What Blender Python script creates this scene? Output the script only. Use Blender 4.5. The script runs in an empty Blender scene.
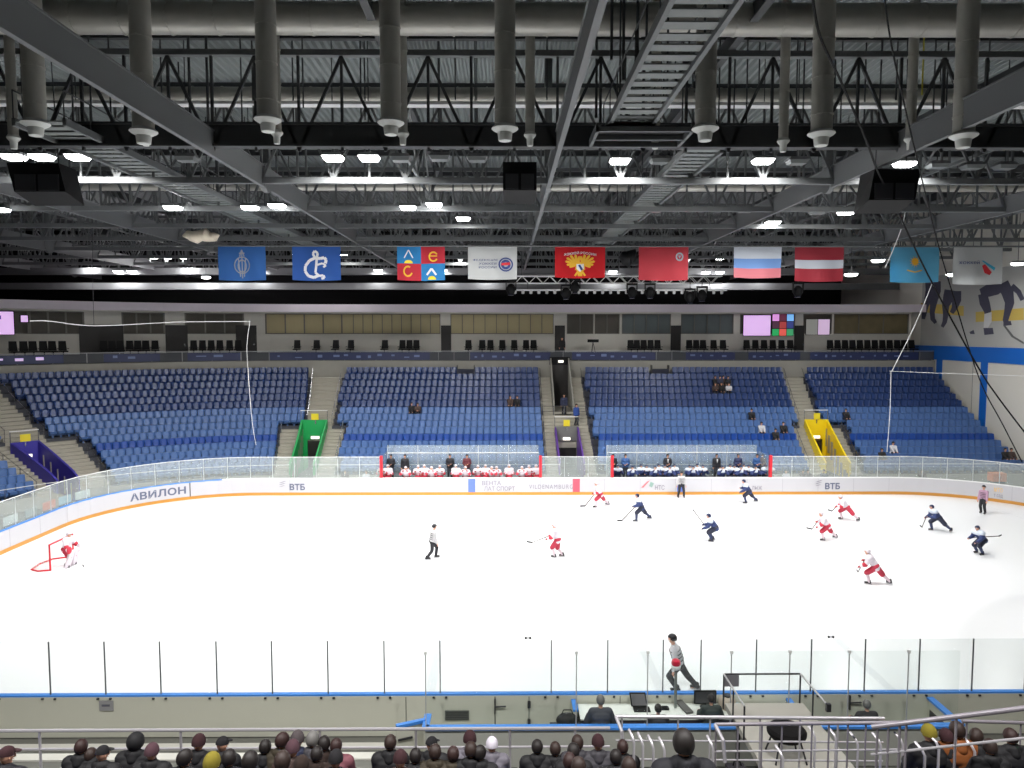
import bpy, bmesh, math, random
from mathutils import Vector, Matrix
random.seed(7)
R = math.radians
scene = bpy.context.scene
COL = scene.collection

# ---------------------------------------------------------------- camera, world, exposure
F = 737.0
CAM = Vector((-4.8, -34.7, 11.04))
PITCH, YAW = R(3.96), R(0.47)
cd = bpy.data.cameras.new('camera'); cam = bpy.data.objects.new('camera', cd); COL.objects.link(cam)
cam.location = CAM
cam.rotation_euler = (R(90) - PITCH, 0, -YAW)
cd.sensor_width = 36.0; cd.lens = F / 1024 * 36.0; cd.clip_start = 0.1; cd.clip_end = 400
scene.camera = cam
CROT = cam.rotation_euler.to_matrix()
vs = scene.view_settings
scene.display_settings.display_device = 'sRGB'
vs.view_transform = 'Standard'; vs.look = 'None'; vs.gamma = 1.0; vs.use_curve_mapping = False
vs.exposure = 0.0
w = bpy.data.worlds.new('world'); scene.world = w; w.use_nodes = True
w.node_tree.nodes['Background'].inputs[0].default_value = (0.55, 0.58, 0.6, 1)
w.node_tree.nodes['Background'].inputs[1].default_value = 0.03
LAMP_W = 1300.0; MID_W = 1150.0; NEAR_FILL_W = 1300.0; LAMP_TILT = R(18); LAMP_SPREAD = R(150)          # watts of one floodlight, and of one added near-stand fill lamp
FAR_LAMP_W = 240.0
scene.cycles.max_bounces = 7; scene.cycles.diffuse_bounces = 4; scene.cycles.transparent_max_bounces = 24
scene.cycles.caustics_reflective = False; scene.cycles.caustics_refractive = False
scene.cycles.sample_clamp_indirect = 4.0; scene.cycles.sample_clamp_direct = 12.0

# ---------------------------------------------------------------- pixel rays
def ray(px, py):
    return CROT @ Vector(((px - 512) / F, -(py - 384) / F, -1.0))
def atY(px, py, Y):
    d = ray(px, py); return CAM + d * ((Y - CAM.y) / d.y)
def atX(px, py, X):
    d = ray(px, py); return CAM + d * ((X - CAM.x) / d.x)
def atZ(px, py, Z):
    d = ray(px, py); return CAM + d * ((Z - CAM.z) / d.z)
CINV = CROT.inverted()
def proj(p):
    v = CINV @ (Vector(p) - CAM)
    return 512 + F * v.x / -v.z, 384 - F * v.y / -v.z

# ---------------------------------------------------------------- materials
MATS = {}
def srgb(h):
    if isinstance(h, str):
        c = [int(h[i:i + 2], 16) / 255 for i in (0, 2, 4)]
    else:
        c = [v / 255 for v in h]
    return tuple((v / 12.92 if v <= .04045 else ((v + .055) / 1.055) ** 2.4) for v in c)
def mat(name, col, rough=.5, metal=0., spec=.5, emit=0., noise=0., scale=4., alpha=1., trans=0.):
    if name in MATS: return MATS[name]
    m = bpy.data.materials.new(name); m.use_nodes = True
    nt = m.node_tree; b = nt.nodes['Principled BSDF']
    c = (*srgb(col), 1)
    b.inputs['Base Color'].default_value = c
    b.inputs['Roughness'].default_value = rough; b.inputs['Metallic'].default_value = metal
    b.inputs['Specular IOR Level'].default_value = spec
    if noise:
        tc = nt.nodes.new('ShaderNodeTexCoord'); n = nt.nodes.new('ShaderNodeTexNoise'); n.inputs['Scale'].default_value = scale
        n.inputs['Detail'].default_value = 3
        mr = nt.nodes.new('ShaderNodeMapRange'); mr.inputs[3].default_value = 1 - noise; mr.inputs[4].default_value = 1 + noise
        mx = nt.nodes.new('ShaderNodeMix'); mx.data_type = 'RGBA'; mx.blend_type = 'MULTIPLY'; mx.inputs[0].default_value = 1
        mx.inputs[6].default_value = c
        nt.links.new(tc.outputs['Object'], n.inputs['Vector']); nt.links.new(n.outputs['Fac'], mr.inputs[0])
        nt.links.new(mr.outputs[0], mx.inputs[7]); nt.links.new(mx.outputs[2], b.inputs['Base Color'])
    if emit:
        b.inputs['Emission Color'].default_value = c; b.inputs['Emission Strength'].default_value = emit
        m.cycles.emission_sampling = 'NONE'
    if alpha < 1: b.inputs['Alpha'].default_value = alpha
    if trans:
        t = nt.nodes.new('ShaderNodeBsdfTranslucent'); t.inputs[0].default_value = c
        s = nt.nodes.new('ShaderNodeMixShader'); s.inputs[0].default_value = trans
        nt.links.new(b.outputs[0], s.inputs[1]); nt.links.new(t.outputs[0], s.inputs[2])
        nt.links.new(s.outputs[0], nt.nodes['Material Output'].inputs[0])
    MATS[name] = m
    return m
def glass_mat(name, col, haze, refl=.05):
    m = bpy.data.materials.new(name); m.use_nodes = True; nt = m.node_tree
    nt.nodes.remove(nt.nodes['Principled BSDF']); out = nt.nodes['Material Output']
    t = nt.nodes.new('ShaderNodeBsdfTransparent'); t.inputs[0].default_value = (.97, .985, .98, 1)
    d = nt.nodes.new('ShaderNodeBsdfDiffuse'); d.inputs[0].default_value = (*srgb(col), 1)
    g = nt.nodes.new('ShaderNodeBsdfGlossy'); g.inputs['Roughness'].default_value = .12
    a = nt.nodes.new('ShaderNodeMixShader'); a.inputs[0].default_value = haze
    b = nt.nodes.new('ShaderNodeMixShader')
    nt.links.new(t.outputs[0], a.inputs[1]); nt.links.new(d.outputs[0], a.inputs[2])
    b.inputs[0].default_value = refl; nt.links.new(a.outputs[0], b.inputs[1]); nt.links.new(g.outputs[0], b.inputs[2])
    nt.links.new(b.outputs[0], out.inputs[0]); MATS[name] = m
    return m

ICE = mat('ice', (246, 248, 250), .22, noise=.012, scale=.35)
BOARD = mat('board white', (194, 193, 198), .35, noise=.02, scale=1.5)
BOARDBACK = mat('board back panel', (206, 206, 192), .5, noise=.03, scale=.8)
YELLOWK = mat('kick plate yellow', (196, 138, 56), .4)
CAPBLUE = mat('cap rail blue', (66, 138, 224), .4)
CONC = mat('concrete', (150, 148, 140), .8, noise=.1, scale=1.2)
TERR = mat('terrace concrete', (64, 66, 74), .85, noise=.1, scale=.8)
CONCD = mat('concrete dark', (110, 110, 108), .85, noise=.1, scale=.8)
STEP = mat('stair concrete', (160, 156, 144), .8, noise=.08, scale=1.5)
FLOORM = mat('arena floor', (112, 112, 106), .55, noise=.08, scale=.7)
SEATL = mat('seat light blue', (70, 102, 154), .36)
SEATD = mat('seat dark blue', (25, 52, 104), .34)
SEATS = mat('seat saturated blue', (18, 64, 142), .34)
SEATN = mat('seat near blue', (30, 58, 130), .4)
STEEL = mat('stainless steel', (180, 180, 184), .25, 1.)
RAILM = mat('rail satin steel', (206, 202, 208), .3, .5)
STEELD = mat('dark steel', (62, 62, 66), .45, .6)
GIRDER = mat('girder grey paint', (104, 106, 108), .5, noise=.05, scale=.6)
TRUSS = mat('truss grey paint', (96, 99, 100), .5)
TRUSSD = mat('truss dark paint', (60, 62, 64), .55)
DECK = mat('roof deck', (120, 126, 126), .5, noise=.06, scale=.4)
DUCT = mat('duct galvanised', (176, 174, 167), .34, .25, noise=.12, scale=2.5)
NOZZLE = mat('nozzle white', (200, 202, 198), .5)
BLACK = mat('matt black', (16, 16, 18), .7)
BLACKP = mat('black plastic', (14, 14, 16), .7, spec=.25)
WALLW = mat('wall white panel', (216, 213, 203), .6, noise=.03, scale=.5)
WALLB = mat('wall blue paint', (10, 98, 190), .5)
WALLD = mat('wall dark cladding', (13, 13, 14), .8, noise=.1, scale=.5)
FASCIA = mat('fascia lilac grey', (226, 216, 226), .6, noise=.04, scale=1.)
BOXWALL = mat('box wall white', (226, 223, 214), .7, noise=.03)
WINDARK = mat('window glass dim', (84, 80, 72), .6, noise=.25, scale=.9)
WINTEAL = mat('window glass teal', (96, 106, 108), .6, noise=.2, scale=.9)
BLIND = mat('window blind beige', (186, 174, 136), .7, noise=.08, scale=1.)
WHITE = mat('white paint', (236, 236, 236), .5)
RED = mat('red paint', (206, 30, 46), .4)
LENS = mat('lamp lens', (255, 255, 255), emit=40)
LENSS = mat('lamp lens far', (255, 255, 255), emit=22)
LENSOFF = mat('lamp lens unlit', (120, 124, 124), .3)
GLASS = glass_mat('rink glass', (205, 214, 212), .2)
GLASSN = glass_mat('near rink glass', (205, 214, 212), .05, .02)
GLASSB = glass_mat('bench glass', (190, 205, 214), .26)
SKIN = mat('skin', (214, 160, 134), .55)
TXTGREY = mat('lettering slate', (92, 98, 122), .5)
TXTLIGHT = mat('lettering pale grey', (136, 132, 146), .5)

# ---------------------------------------------------------------- mesh builder
class MB:
    def __init__(s): s.v = []; s.f = []; s.m = []; s.cm = 0
    def add(s, vs, fs):
        k = len(s.v); s.v += [tuple(v) for v in vs]
        s.f += [tuple(i + k for i in f) for f in fs]; s.m += [s.cm] * len(fs); return s
    def hexa(s, p):       # 8 corners: bottom 4 ccw, top 4 ccw
        return s.add(p, [(3, 2, 1, 0), (4, 5, 6, 7), (0, 1, 5, 4), (1, 2, 6, 5), (2, 3, 7, 6), (3, 0, 4, 7)])
    def box(s, x0, x1, y0, y1, z0, z1):
        return s.hexa([(x0, y0, z0), (x1, y0, z0), (x1, y1, z0), (x0, y1, z0), (x0, y0, z1), (x1, y0, z1), (x1, y1, z1), (x0, y1, z1)])
    def bar(s, p, q, wd, ht, up=(0, 0, 1)):
        p, q = Vector(p), Vector(q); d = (q - p).normalized(); u = Vector(up)
        if abs(d.dot(u)) > .98: u = Vector((0, 1, 0))
        a = d.cross(u).normalized() * wd / 2; b = a.cross(d).normalized() * ht / 2
        return s.hexa([p - a - b, p + a - b, q + a - b, q - a - b, p - a + b, p + a + b, q + a + b, q - a + b])
    def tube(s, pts, r, n=8, cap=True):
        pts = [Vector(p) for p in pts]; rs = r if isinstance(r, (list, tuple)) else [r] * len(pts)
        k = len(s.v); prev = None
        for i, p in enumerate(pts):
            t = (pts[min(i + 1, len(pts) - 1)] - pts[max(i - 1, 0)])
            t = t.normalized() if t.length > 1e-9 else Vector((0, 0, 1))
            if prev is None:
                u = Vector((0, 0, 1)) if abs(t.z) < .9 else Vector((1, 0, 0))
                a = t.cross(u).normalized()
            else:
                a = (prev - t * prev.dot(t)).normalized()
            prev = a; b = t.cross(a)
            for j in range(n):
                an = 2 * math.pi * j / n
                s.v.append(tuple(p + (a * math.cos(an) + b * math.sin(an)) * rs[i]))
        for i in range(len(pts) - 1):
            for j in range(n):
                s.f.append((k + i * n + j, k + i * n + (j + 1) % n, k + (i + 1) * n + (j + 1) % n, k + (i + 1) * n + j)); s.m.append(s.cm)
        if cap:
            s.f.append(tuple(k + j for j in reversed(range(n)))); s.m.append(s.cm)
            e = k + (len(pts) - 1) * n
            s.f.append(tuple(e + j for j in range(n))); s.m.append(s.cm)
        return s
    def lathe(s, prof, o=(0, 0, 0), n=16, axis=None):   # prof: [(r, z)]
        pts = [(Vector(o) + Vector((0, 0, z))) for r, z in prof]
        k = len(s.v)
        for (r, z) in prof:
            for j in range(n):
                an = 2 * math.pi * j / n
                s.v.append((o[0] + r * math.cos(an), o[1] + r * math.sin(an), o[2] + z))
        for i in range(len(prof) - 1):
            for j in range(n):
                s.f.append((k + i * n + j, k + i * n + (j + 1) % n, k + (i + 1) * n + (j + 1) % n, k + (i + 1) * n + j)); s.m.append(s.cm)
        s.f.append(tuple(k + j for j in reversed(range(n)))); s.m.append(s.cm)
        e = k + (len(prof) - 1) * n
        s.f.append(tuple(e + j for j in range(n))); s.m.append(s.cm)
        return s
    def prism(s, poly, fn, depth):   # poly 2d, fn(u,v,w)->3d, extruded w 0..depth
        n = len(poly); k = len(s.v)
        s.v += [tuple(fn(u, v, 0)) for u, v in poly] + [tuple(fn(u, v, depth)) for u, v in poly]
        s.f += [tuple(k + i for i in range(n)), tuple(k + n + i for i in reversed(range(n)))]
        s.f += [(k + i, k + n + i, k + n + (i + 1) % n, k + (i + 1) % n) for i in range(n)]
        s.m += [s.cm] * (n + 2); return s
    def sphere(s, c, r, n=10, m=6, sq=(1, 1, 1)):
        c = Vector(c); prof = []
        k = len(s.v)
        for i in range(m + 1):
            t = math.pi * i / m
            for j in range(n):
                a = 2 * math.pi * j / n
                s.v.append((c.x + r * sq[0] * math.sin(t) * math.cos(a), c.y + r * sq[1] * math.sin(t) * math.sin(a), c.z - r * sq[2] * math.cos(t)))
        for i in range(m):
            for j in range(n):
                s.f.append((k + i * n + j, k + i * n + (j + 1) % n, k + (i + 1) * n + (j + 1) % n, k + (i + 1) * n + j)); s.m.append(s.cm)
        return s
    def mesh(s, name, mats, org=(0, 0, 0), smooth=False):
        me = bpy.data.meshes.new(name); o = Vector(org)
        me.from_pydata([(v[0] - o[0], v[1] - o[1], v[2] - o[2]) for v in s.v], [], s.f)
        for m in (mats if isinstance(mats, (list, tuple)) else [mats]): me.materials.append(m)
        if any(s.m): me.polygons.foreach_set('material_index', s.m)
        bm = bmesh.new(); bm.from_mesh(me)
        bmesh.ops.remove_doubles(bm, verts=bm.verts, dist=1e-5)
        bmesh.ops.recalc_face_normals(bm, faces=bm.faces); bm.to_mesh(me); bm.free()
        if smooth:
            me.shade_smooth()
            try: me.set_sharp_from_angle(angle=R(40))
            except Exception: pass
        return me
    def build(s, name, mats, parent=None, org=None, smooth=False, label=None):
        base = Vector(parent.location) if parent is not None and parent.parent is None else Vector((0, 0, 0))
        if parent is not None and parent.parent is not None:
            base = Vector(parent.parent.location) + Vector(parent.location)
        if org is None: org = base if parent is not None else (0, 0, 0)
        me = s.mesh(name, mats, org, smooth)
        return put(name, me, parent, Vector(org) - base, label)

def put(name, me, parent=None, loc=(0, 0, 0), label=None):
    o = bpy.data.objects.new(name, me); COL.objects.link(o); o.location = loc
    if parent is not None: o.parent = parent
    if label: o['label'] = label
    return o
LABELS = {}
def tag(o, label, cat, group=None, kind=None):
    o['label'] = label; o['category'] = cat
    if group: o['group'] = group
    if kind: o['kind'] = kind
    return o
def thing(name, label, cat, loc=(0, 0, 0), rz=0, group=None, kind=None):
    o = bpy.data.objects.new(name, None); COL.objects.link(o); o.location = loc; o.rotation_euler = (0, 0, rz)
    o.empty_display_size = .2
    return tag(o, label, cat, group, kind)
def struct(name, mb, m, smooth=False):
    o = mb.build(name, m, smooth=smooth); o['kind'] = 'structure'; return o
def clone(o, loc=None, rz=None, label=None, parent=None):
    c = o.copy(); COL.objects.link(c)
    if parent is not None: c.parent = parent
    if loc is not None: c.location = loc
    if rz is not None: c.rotation_euler = (0, 0, rz)
    if label: c['label'] = label
    for ch in o.children: clone(ch, parent=c)
    return c
ORD = ['zeroth', 'first', 'second', 'third', 'fourth', 'fifth', 'sixth', 'seventh', 'eighth', 'ninth', 'tenth', 'eleventh', 'twelfth',
       'thirteenth', 'fourteenth', 'fifteenth', 'sixteenth', 'seventeenth', 'eighteenth', 'nineteenth', 'twentieth']
def nth(n):
    if n <= 20: return ORD[n]
    t = {2: 'twenty', 3: 'thirty', 4: 'forty', 5: 'fifty', 6: 'sixty', 7: 'seventy', 8: 'eighty', 9: 'ninety'}[n // 10]
    return t + '-' + ORD[n % 10] if n % 10 else {20: 'twentieth', 30: 'thirtieth', 40: 'fortieth', 50: 'fiftieth', 60: 'sixtieth', 70: 'seventieth', 80: 'eightieth', 90: 'ninetieth'}[n]

def text_mesh(s, size=1.0, extrude=.01, bold=0., spacing=1., shear=0.):
    cu = bpy.data.curves.new('lettering', 'FONT'); cu.body = s; cu.size = size; cu.extrude = extrude; cu.offset = bold
    cu.space_character = spacing; cu.shear = shear; cu.resolution_u = 3
    o = bpy.data.objects.new('lettering', cu); COL.objects.link(o)
    dg = bpy.context.evaluated_depsgraph_get()
    me = bpy.data.meshes.new_from_object(o.evaluated_get(dg))
    bpy.data.objects.remove(o); bpy.data.curves.remove(cu)
    xs = [v.co.x for v in me.vertices]; ys = [v.co.y for v in me.vertices]
    return me, min(xs), max(xs), min(ys), max(ys)
def map_text(s, fn, m, name='lettering', parent=None, bold=0., spacing=1., shear=0., label=None, fit=None):
    """fn(u, v, w) maps the word's box (u, v in 0..1, w out of the surface) to the world"""
    me, x0, x1, y0, y1 = text_mesh(s, 1., .5, bold, spacing, shear)
    base = Vector((0, 0, 0))
    if parent is not None:
        base = Vector(parent.location) + (Vector(parent.parent.location) if parent.parent else Vector((0, 0, 0)))
    for v in me.vertices:
        p = fn((v.co.x - x0) / (x1 - x0), (v.co.y - y0) / (y1 - y0), v.co.z)
        v.co = Vector(p) - base
    me.materials.clear(); me.materials.append(m)
    return put(name, me, parent, (0, 0, 0), label)
# ---------------------------------------------------------------- rink outline
RL, RC, RW, RR = 30.0, 21.5, 15.0, 8.5
A4 = RR * math.pi / 2
RINK_L = 86 + 26 + 4 * A4
def rink(s, off=0.0):
    """point and outward normal of the boards' inner face; s runs from the middle of the far side to the left"""
    s %= RINK_L
    segs = [('l', (0, 15), (-1, 0), 21.5), ('a', (-21.5, 6.5), 90, A4), ('l', (-30, 6.5), (0, -1), 13), ('a', (-21.5, -6.5), 180, A4),
            ('l', (-21.5, -15), (1, 0), 43), ('a', (21.5, -6.5), 270, A4), ('l', (30, -6.5), (0, 1), 13), ('a', (21.5, 6.5), 0, A4), ('l', (21.5, 15), (-1, 0), 21.6)]
    for k, a, b, L in segs:
        if s <= L or k == 'end': break
        s -= L
    if k == 'l':
        n = (-b[1], b[0]); n = (b[1], -b[0])
        x, y = a[0] + b[0] * s, a[1] + b[1] * s
    else:
        t = R(b) + s / RR; n = (math.cos(t), math.sin(t)); x, y = a[0] + RR * n[0], a[1] + RR * n[1]
    return Vector((x + n[0] * off, y + n[1] * off, 0)), Vector((n[0], n[1], 0))
def s_of_px(px, s0, s1, z=.6):
    best = None
    for i in range(2001):
        s = s0 + (s1 - s0) * i / 2000
        p, _ = rink(s); p.z = z
        e = abs(proj(p)[0] - px)
        if best is None or e < best[0]: best = (e, s)
    return best[1]
def sweep(mb, s0, s1, o0, o1, z0, z1, step=.9, pos=rink):
    n = max(1, int(math.ceil(abs(s1 - s0) / step))); k = len(mb.v)
    for i in range(n + 1):
        s = s0 + (s1 - s0) * i / n
        a, _ = pos(s, o0); b, _ = pos(s, o1)
        mb.v += [(a.x, a.y, z0), (b.x, b.y, z0), (b.x, b.y, z1), (a.x, a.y, z1)]
    fs = []
    for i in range(n):
        q = i * 4
        for a, b in ((0, 1), (1, 2), (2, 3), (3, 0)): fs.append((k + q + a, k + q + b, k + q + 4 + b, k + q + 4 + a))
    fs += [(k, k + 3, k + 2, k + 1), (k + 4 * n, k + 4 * n + 1, k + 4 * n + 2, k + 4 * n + 3)]
    mb.f += fs; mb.m += [mb.cm] * len(fs)
    return mb

# ---------------------------------------------------------------- far stand path: straight along X, bending round the left end
R0 = 18.6; SX = -20.0
def stand(s, r):
    if s >= SX: return Vector((s, r, 0)), Vector((0, 1, 0))
    a = (SX - s) / R0
    n = Vector((-math.sin(a), math.cos(a), 0)); return Vector((SX, 0, 0)) + n * r, n
def ang(deg): return SX - R0 * R(deg)
NROW = 15
ROWR = [R0 + .85 * i for i in range(NROW)]
ROWZ = []
for i in range(NROW):
    y = 461.5 - 6.68 * i
    ROWZ.append(11.04 - (ROWR[i] + .25 - CAM.y) * math.tan(math.atan((y - 384) / F) + PITCH) - .84)
SEND = 33.4; SBEG = ang(100)
TREN = {'purple': (ang(51.4), ang(38.0)), 'green': (-21.7, -17.3), 'centre': (-1.85, 1.85), 'gold': (17.4, 21.3)}
TRIN = {'purple': (ang(47.9), ang(44.3)), 'green': (-20.4, -18.75), 'centre': (-.85, .85), 'gold': (18.5, 20.2)}
AISLE = {'purple': (ang(47.6), ang(41.8)), 'green': (-20.2, -18.3), 'centre': (-1.85, 1.85), 'gold': (18.0, 19.7)}
SPLIT = 7                      # rows below this are cut by the entrance trenches
SKEW = R0 * R(.48)              # the dark blue tunnel's stairs run askew round the bend
def sk(key, r): return {'purple': -SKEW, 'green': -.07, 'gold': .13}.get(key, 0.) * max(0, (r - R0) / .85)
def gaps(i):
    out = []
    for k in ('purple', 'green', 'centre', 'gold'):
        a, b = (AISLE if i >= SPLIT else TREN)[k]; d = sk(k, ROWR[i]); out.append((a + d, b + d))
    return out

# ---------------------------------------------------------------- setting: ground, ice, stands
mb = MB().box(-64, 34.2, -46, 51, -.4, -.03); struct('floor', mb, FLOORM)
mb = MB()
poly = [rink(RINK_L * i / 240)[0] for i in range(240)]
mb.prism([(p.x, p.y) for p in poly], lambda u, v, q: (u, v, q - .03), .03)
ice = struct('floor_ice', mb, ICE)
mb = MB(); LINEM = mat('ice line faint', (232, 234, 238), .25)
for x in (-7.14, 7.14): mb.box(x - .15, x + .15, -14.98, 14.98, 0, .002)
mb.box(-.15, .15, -14.98, 14.98, 0, .002); mb.box(-26.03, -25.97, -13, 13, 0, .002); mb.box(25.97, 26.03, -13, 13, 0, .002)
struct('floor_markings', mb, LINEM)
mb = MB().box(-30, 30, -15.75, -15.5, -.03, .02).box(-30, -4, -16.25, -15.95, -.03, .015)
struct('trim_1', mb, mat('floor strip pale', (224, 222, 214), .4))

mb = MB()
for i in range(NROW):
    r0, r1 = ROWR[i] - .3, ROWR[i] + .55
    if i == NROW - 1: r1 = 31.4
    a = SBEG
    for c0, c1 in sorted(gaps(i)) + [(SEND, SEND)]:
        sweep(mb, a, c0, r0, r1, 0 if i == 0 else max(0, ROWZ[i] - 1.2), ROWZ[i], 1.2, stand); a = c1
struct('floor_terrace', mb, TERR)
# stair flights with half steps inside the gaps
mb = MB()
for i in range(NROW):
    rise = ROWZ[min(i + 1, NROW - 1)] - ROWZ[i]
    r1 = 31.4 if i == NROW - 1 else ROWR[i] + .55
    for k in TREN:
        spans = [AISLE[k]] if i >= SPLIT else [(TREN[k][0], TRIN[k][0]), (TRIN[k][1], TREN[k][1])]
        if i == SPLIT - 1 and k in ('purple', 'centre'): spans = [TREN[k]]
        if k == 'centre' and i >= 9: spans = [(-1.85, -.9), (.9, 1.85)]
        for a, b in spans:
            d = sk(k, ROWR[i])
            sweep(mb, a + d, b + d, ROWR[i] - .3, r1, max(0, ROWZ[i] - 1.2), ROWZ[i], 1.2, stand)
            if i < NROW - 1: sweep(mb, a + d, b + d, ROWR[i] + .12, ROWR[i] + .56, ROWZ[i] - .05, ROWZ[i] + rise * .5, 1.2, stand)
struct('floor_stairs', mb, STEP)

# ---------------------------------------------------------------- hall walls
mb = MB().box(-63.6, -63.2, -46, 51, 0, 24); struct('wall_left', mb, WALLD)
mb = MB().box(-63.6, 34.6, 50.6, 51, 0, 24); struct('wall_far', mb, WALLD)
mb = MB().box(-63.6, 34.6, -46, -45.6, 0, 24); struct('wall_near', mb, WALLD)
WX = 33.9
mb = MB().box(WX, WX + .3, -46, 51, 0, 24); struct('wall_right', mb, WALLW)
p0, p1 = atX(930, 345.5, WX), atX(930, 359, WX)
zb1, zb0 = p0.z, p1.z
mb = MB().box(WX - .06, WX, -30, 36, zb0, zb1)
for px in (939, 984):
    c = atX(px, 380, WX).y; hw = .42
    mb.box(WX - .05, WX, c - hw, c + hw, 0, zb0)
struct('trim_2', mb, WALLB)
mb = MB()
for y in (2, 7.5, 13, 26, 31): mb.box(WX - .012, WX, y - .02, y + .02, 0, zb0)
struct('trim_3', mb, CONCD)

# ---------------------------------------------------------------- balcony with the boxes
BR0, BR1, BRW, BRF = 31.4, 31.55, 35.6, 33.1
BZ = 8.9
mb = MB(); sweep(mb, SBEG, WX, BR0, 37.5, 7.0, 8.55, 1.6, stand); struct('floor_balcony', mb, CONC)
mb = MB(); sweep(mb, SBEG, WX, BR1 + .55, 37.5, 8.55, BZ, 1.6, stand); struct('floor_balcony_upper', mb, CONCD)
mb = MB(); sweep(mb, SBEG, WX, BRF, BRF + .3, 12.95, 13.65, 1.6, stand)
sweep(mb, SBEG, WX, BRF + .3, 51, 13.5, 13.65, 1.6, stand); struct('ceiling_boxes', mb, FASCIA)
mb = MB(); sweep(mb, SBEG, WX, BRW, BRW + .25, BZ, 10.95, 1.6, stand); sweep(mb, SBEG, WX, BRW, BRW + .25, 12.85, 13.5, 1.6, stand)
struct('wall_boxes', mb, BOXWALL)
mb = MB(); sweep(mb, SBEG, WX, 37.2, 37.4, BZ, 13.5, 1.6, stand); struct('wall_boxes_inner', mb, CONCD)
def stand_of_px(px, r, z, lo=None, hi=None):
    lo = SBEG if lo is None else lo; hi = WX if hi is None else hi; best = None
    for i in range(1501):
        s = lo + (hi - lo) * i / 1500
        p, _ = stand(s, r); e = abs(proj((p.x, p.y, z))[0] - px)
        if best is None or e < best[0]: best = (e, s)
    return best[1]
WINS = [(-40, 28, 'dark', 3), (30, 83, 'dark', 3), (123, 164, 'dark', 3), (186, 243, 'dark', 3), (266, 440, 'blind', 14), (451, 553, 'blind', 9),
        (567, 593, 'dark', 2), (595, 619, 'dark', 2), (622, 670, 'teal', 4), (681, 733, 'teal', 4), (740, 794, 'dark', 3), (803, 831, 'dark', 1), (834, 908, 'dim', 3)]
dimm = mat('window warm dim', (120, 108, 78), .6, noise=.35, scale=1.2)
wn = 0
def swall(mb, px0, px1, r0, r1, z0, z1):
    s0, s1 = stand_of_px(px0, r0, (z0 + z1) / 2), stand_of_px(px1, r0, (z0 + z1) / 2)
    sweep(mb, s0, s1, r0, r1, z0, z1, 1.6, stand); return s0, s1
prev = None
piers = MB(); 
for (a, b, kind, n) in WINS:
    wn += 1
    m = {'dark': WINDARK, 'blind': BLIND, 'teal': WINTEAL, 'dim': dimm}[kind]
    g = MB(); s0, s1 = swall(g, a, b, BRW + .08, BRW + .12, 10.95, 12.85)
    wo = struct('window_%d' % wn, g, m)
    f = MB()
    for k in range(n + 1):
        s = s0 + (s1 - s0) * k / n
        sweep(f, s - .035, s + .035, BRW - .02, BRW + .08, 10.95, 12.85, 1, stand)
    sweep(f, s0, s1, BRW - .02, BRW + .08, 10.95, 11.02, 1.6, stand); sweep(f, s0, s1, BRW - .02, BRW + .08, 12.78, 12.85, 1.6, stand)
    f.build('window_frame', mat('window frame grey', (120, 116, 108), .5), wo)
    if prev is not None: sweep(piers, prev, s0, BRW + .01, BRW + .24, 10.95, 12.85, 1.6, stand)
    prev = s1
sweep(piers, prev, WX, BRW + .01, BRW + .24, 10.95, 12.85, 1.6, stand)
struct('wall_boxes_piers', piers, BOXWALL)
dn = 0
for px in (92, 112, 177, 246, 446, 560, 676, 799):
    dn += 1
    s = stand_of_px(px, BRW - .05, 10.5)
    d = MB(); sweep(d, s - .48, s + .48, BRW - .06, BRW - .005, BZ, 11.75, 1, stand); do = struct('door_%d' % dn, d, mat('door dark', (34, 31, 30), .5))
    h = MB(); sweep(h, s + .33, s + .37, BRW - .12, BRW - .06, 9.85, 10.05, 1, stand); h.build('door_handle', STEEL, do)
# ---------------------------------------------------------------- roof
DK = 22.6
mb = MB(); nx = 300
x0, x1 = -63.4, 34.2
for i in range(nx):
    a = x0 + (x1 - x0) * i / nx; b = x0 + (x1 - x0) * (i + .25) / nx; c = x0 + (x1 - x0) * (i + .5) / nx; d = x0 + (x1 - x0) * (i + .75) / nx; e = x0 + (x1 - x0) * (i + 1) / nx
    k = len(mb.v)
    for y in (-45.8, 50.8):
        mb.v += [(a, y, DK), (b, y, DK), (c, y, DK + .12), (d, y, DK + .12), (e, y, DK)]
    mb.f += [(k + j, k + j + 1, k + j + 6, k + j + 5) for j in range(4)]; mb.m += [0] * 4
mb.box(x0, x1, -45.8, 50.8, DK + .25, DK + .5)
struct('ceiling', mb, DECK)
def vD(D): return D - 34.7
GX = [(-51, 'fifth'), (-39, 'fourth'), (-27, 'third'), (-15, 'second'), (-3, 'first'), (9, ''), (21, '')]
GLAB = {-51: 'grey steel roof girder running back over the far left corner, low near boxes', -39: 'grey steel roof girder over the left goal end, with two round hubs',
        -27: 'grey steel roof girder ending behind the leftmost blue flag', -15: 'big grey plate girder crossing from top left corner to the quartered flag',
        -3: 'narrow grey roof girder seen edge on, left of the red eagle flag', 9: 'big grey plate girder rising from the pink flag to the right edge',
        21: 'grey roof girder above the light blue and white flags at right'}
for X, _ in GX:
    t = thing('roof_girder', GLAB[X], 'girder', (X, -26, 17.15), 0, 'main roof girders')
    MB().box(X - .045, X + .045, -45.5, 50.5, 17.2, 18.05).build('web_plate', GIRDER, t)
    MB().box(X - .08, X + .08, -45.5, 50.5, 17.16, 17.21).build('bottom_flange', GIRDER, t)
    MB().box(X - .08, X + .08, -45.5, 50.5, 18.03, 18.08).build('top_flange', GIRDER, t)
    for D in (8, 32, 56, 80):
        c = vD(D); prof = MB()
        prof.tube([(X - .1, c, 17.62), (X + .1, c, 17.62)], .62, 20)
        prof.build('hub', GIRDER, t, smooth=True)
        MB().box(X - .16, X + .16, c - .14, c + .14, 18.05, DK).build('stub_post', TRUSS, t)
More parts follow.
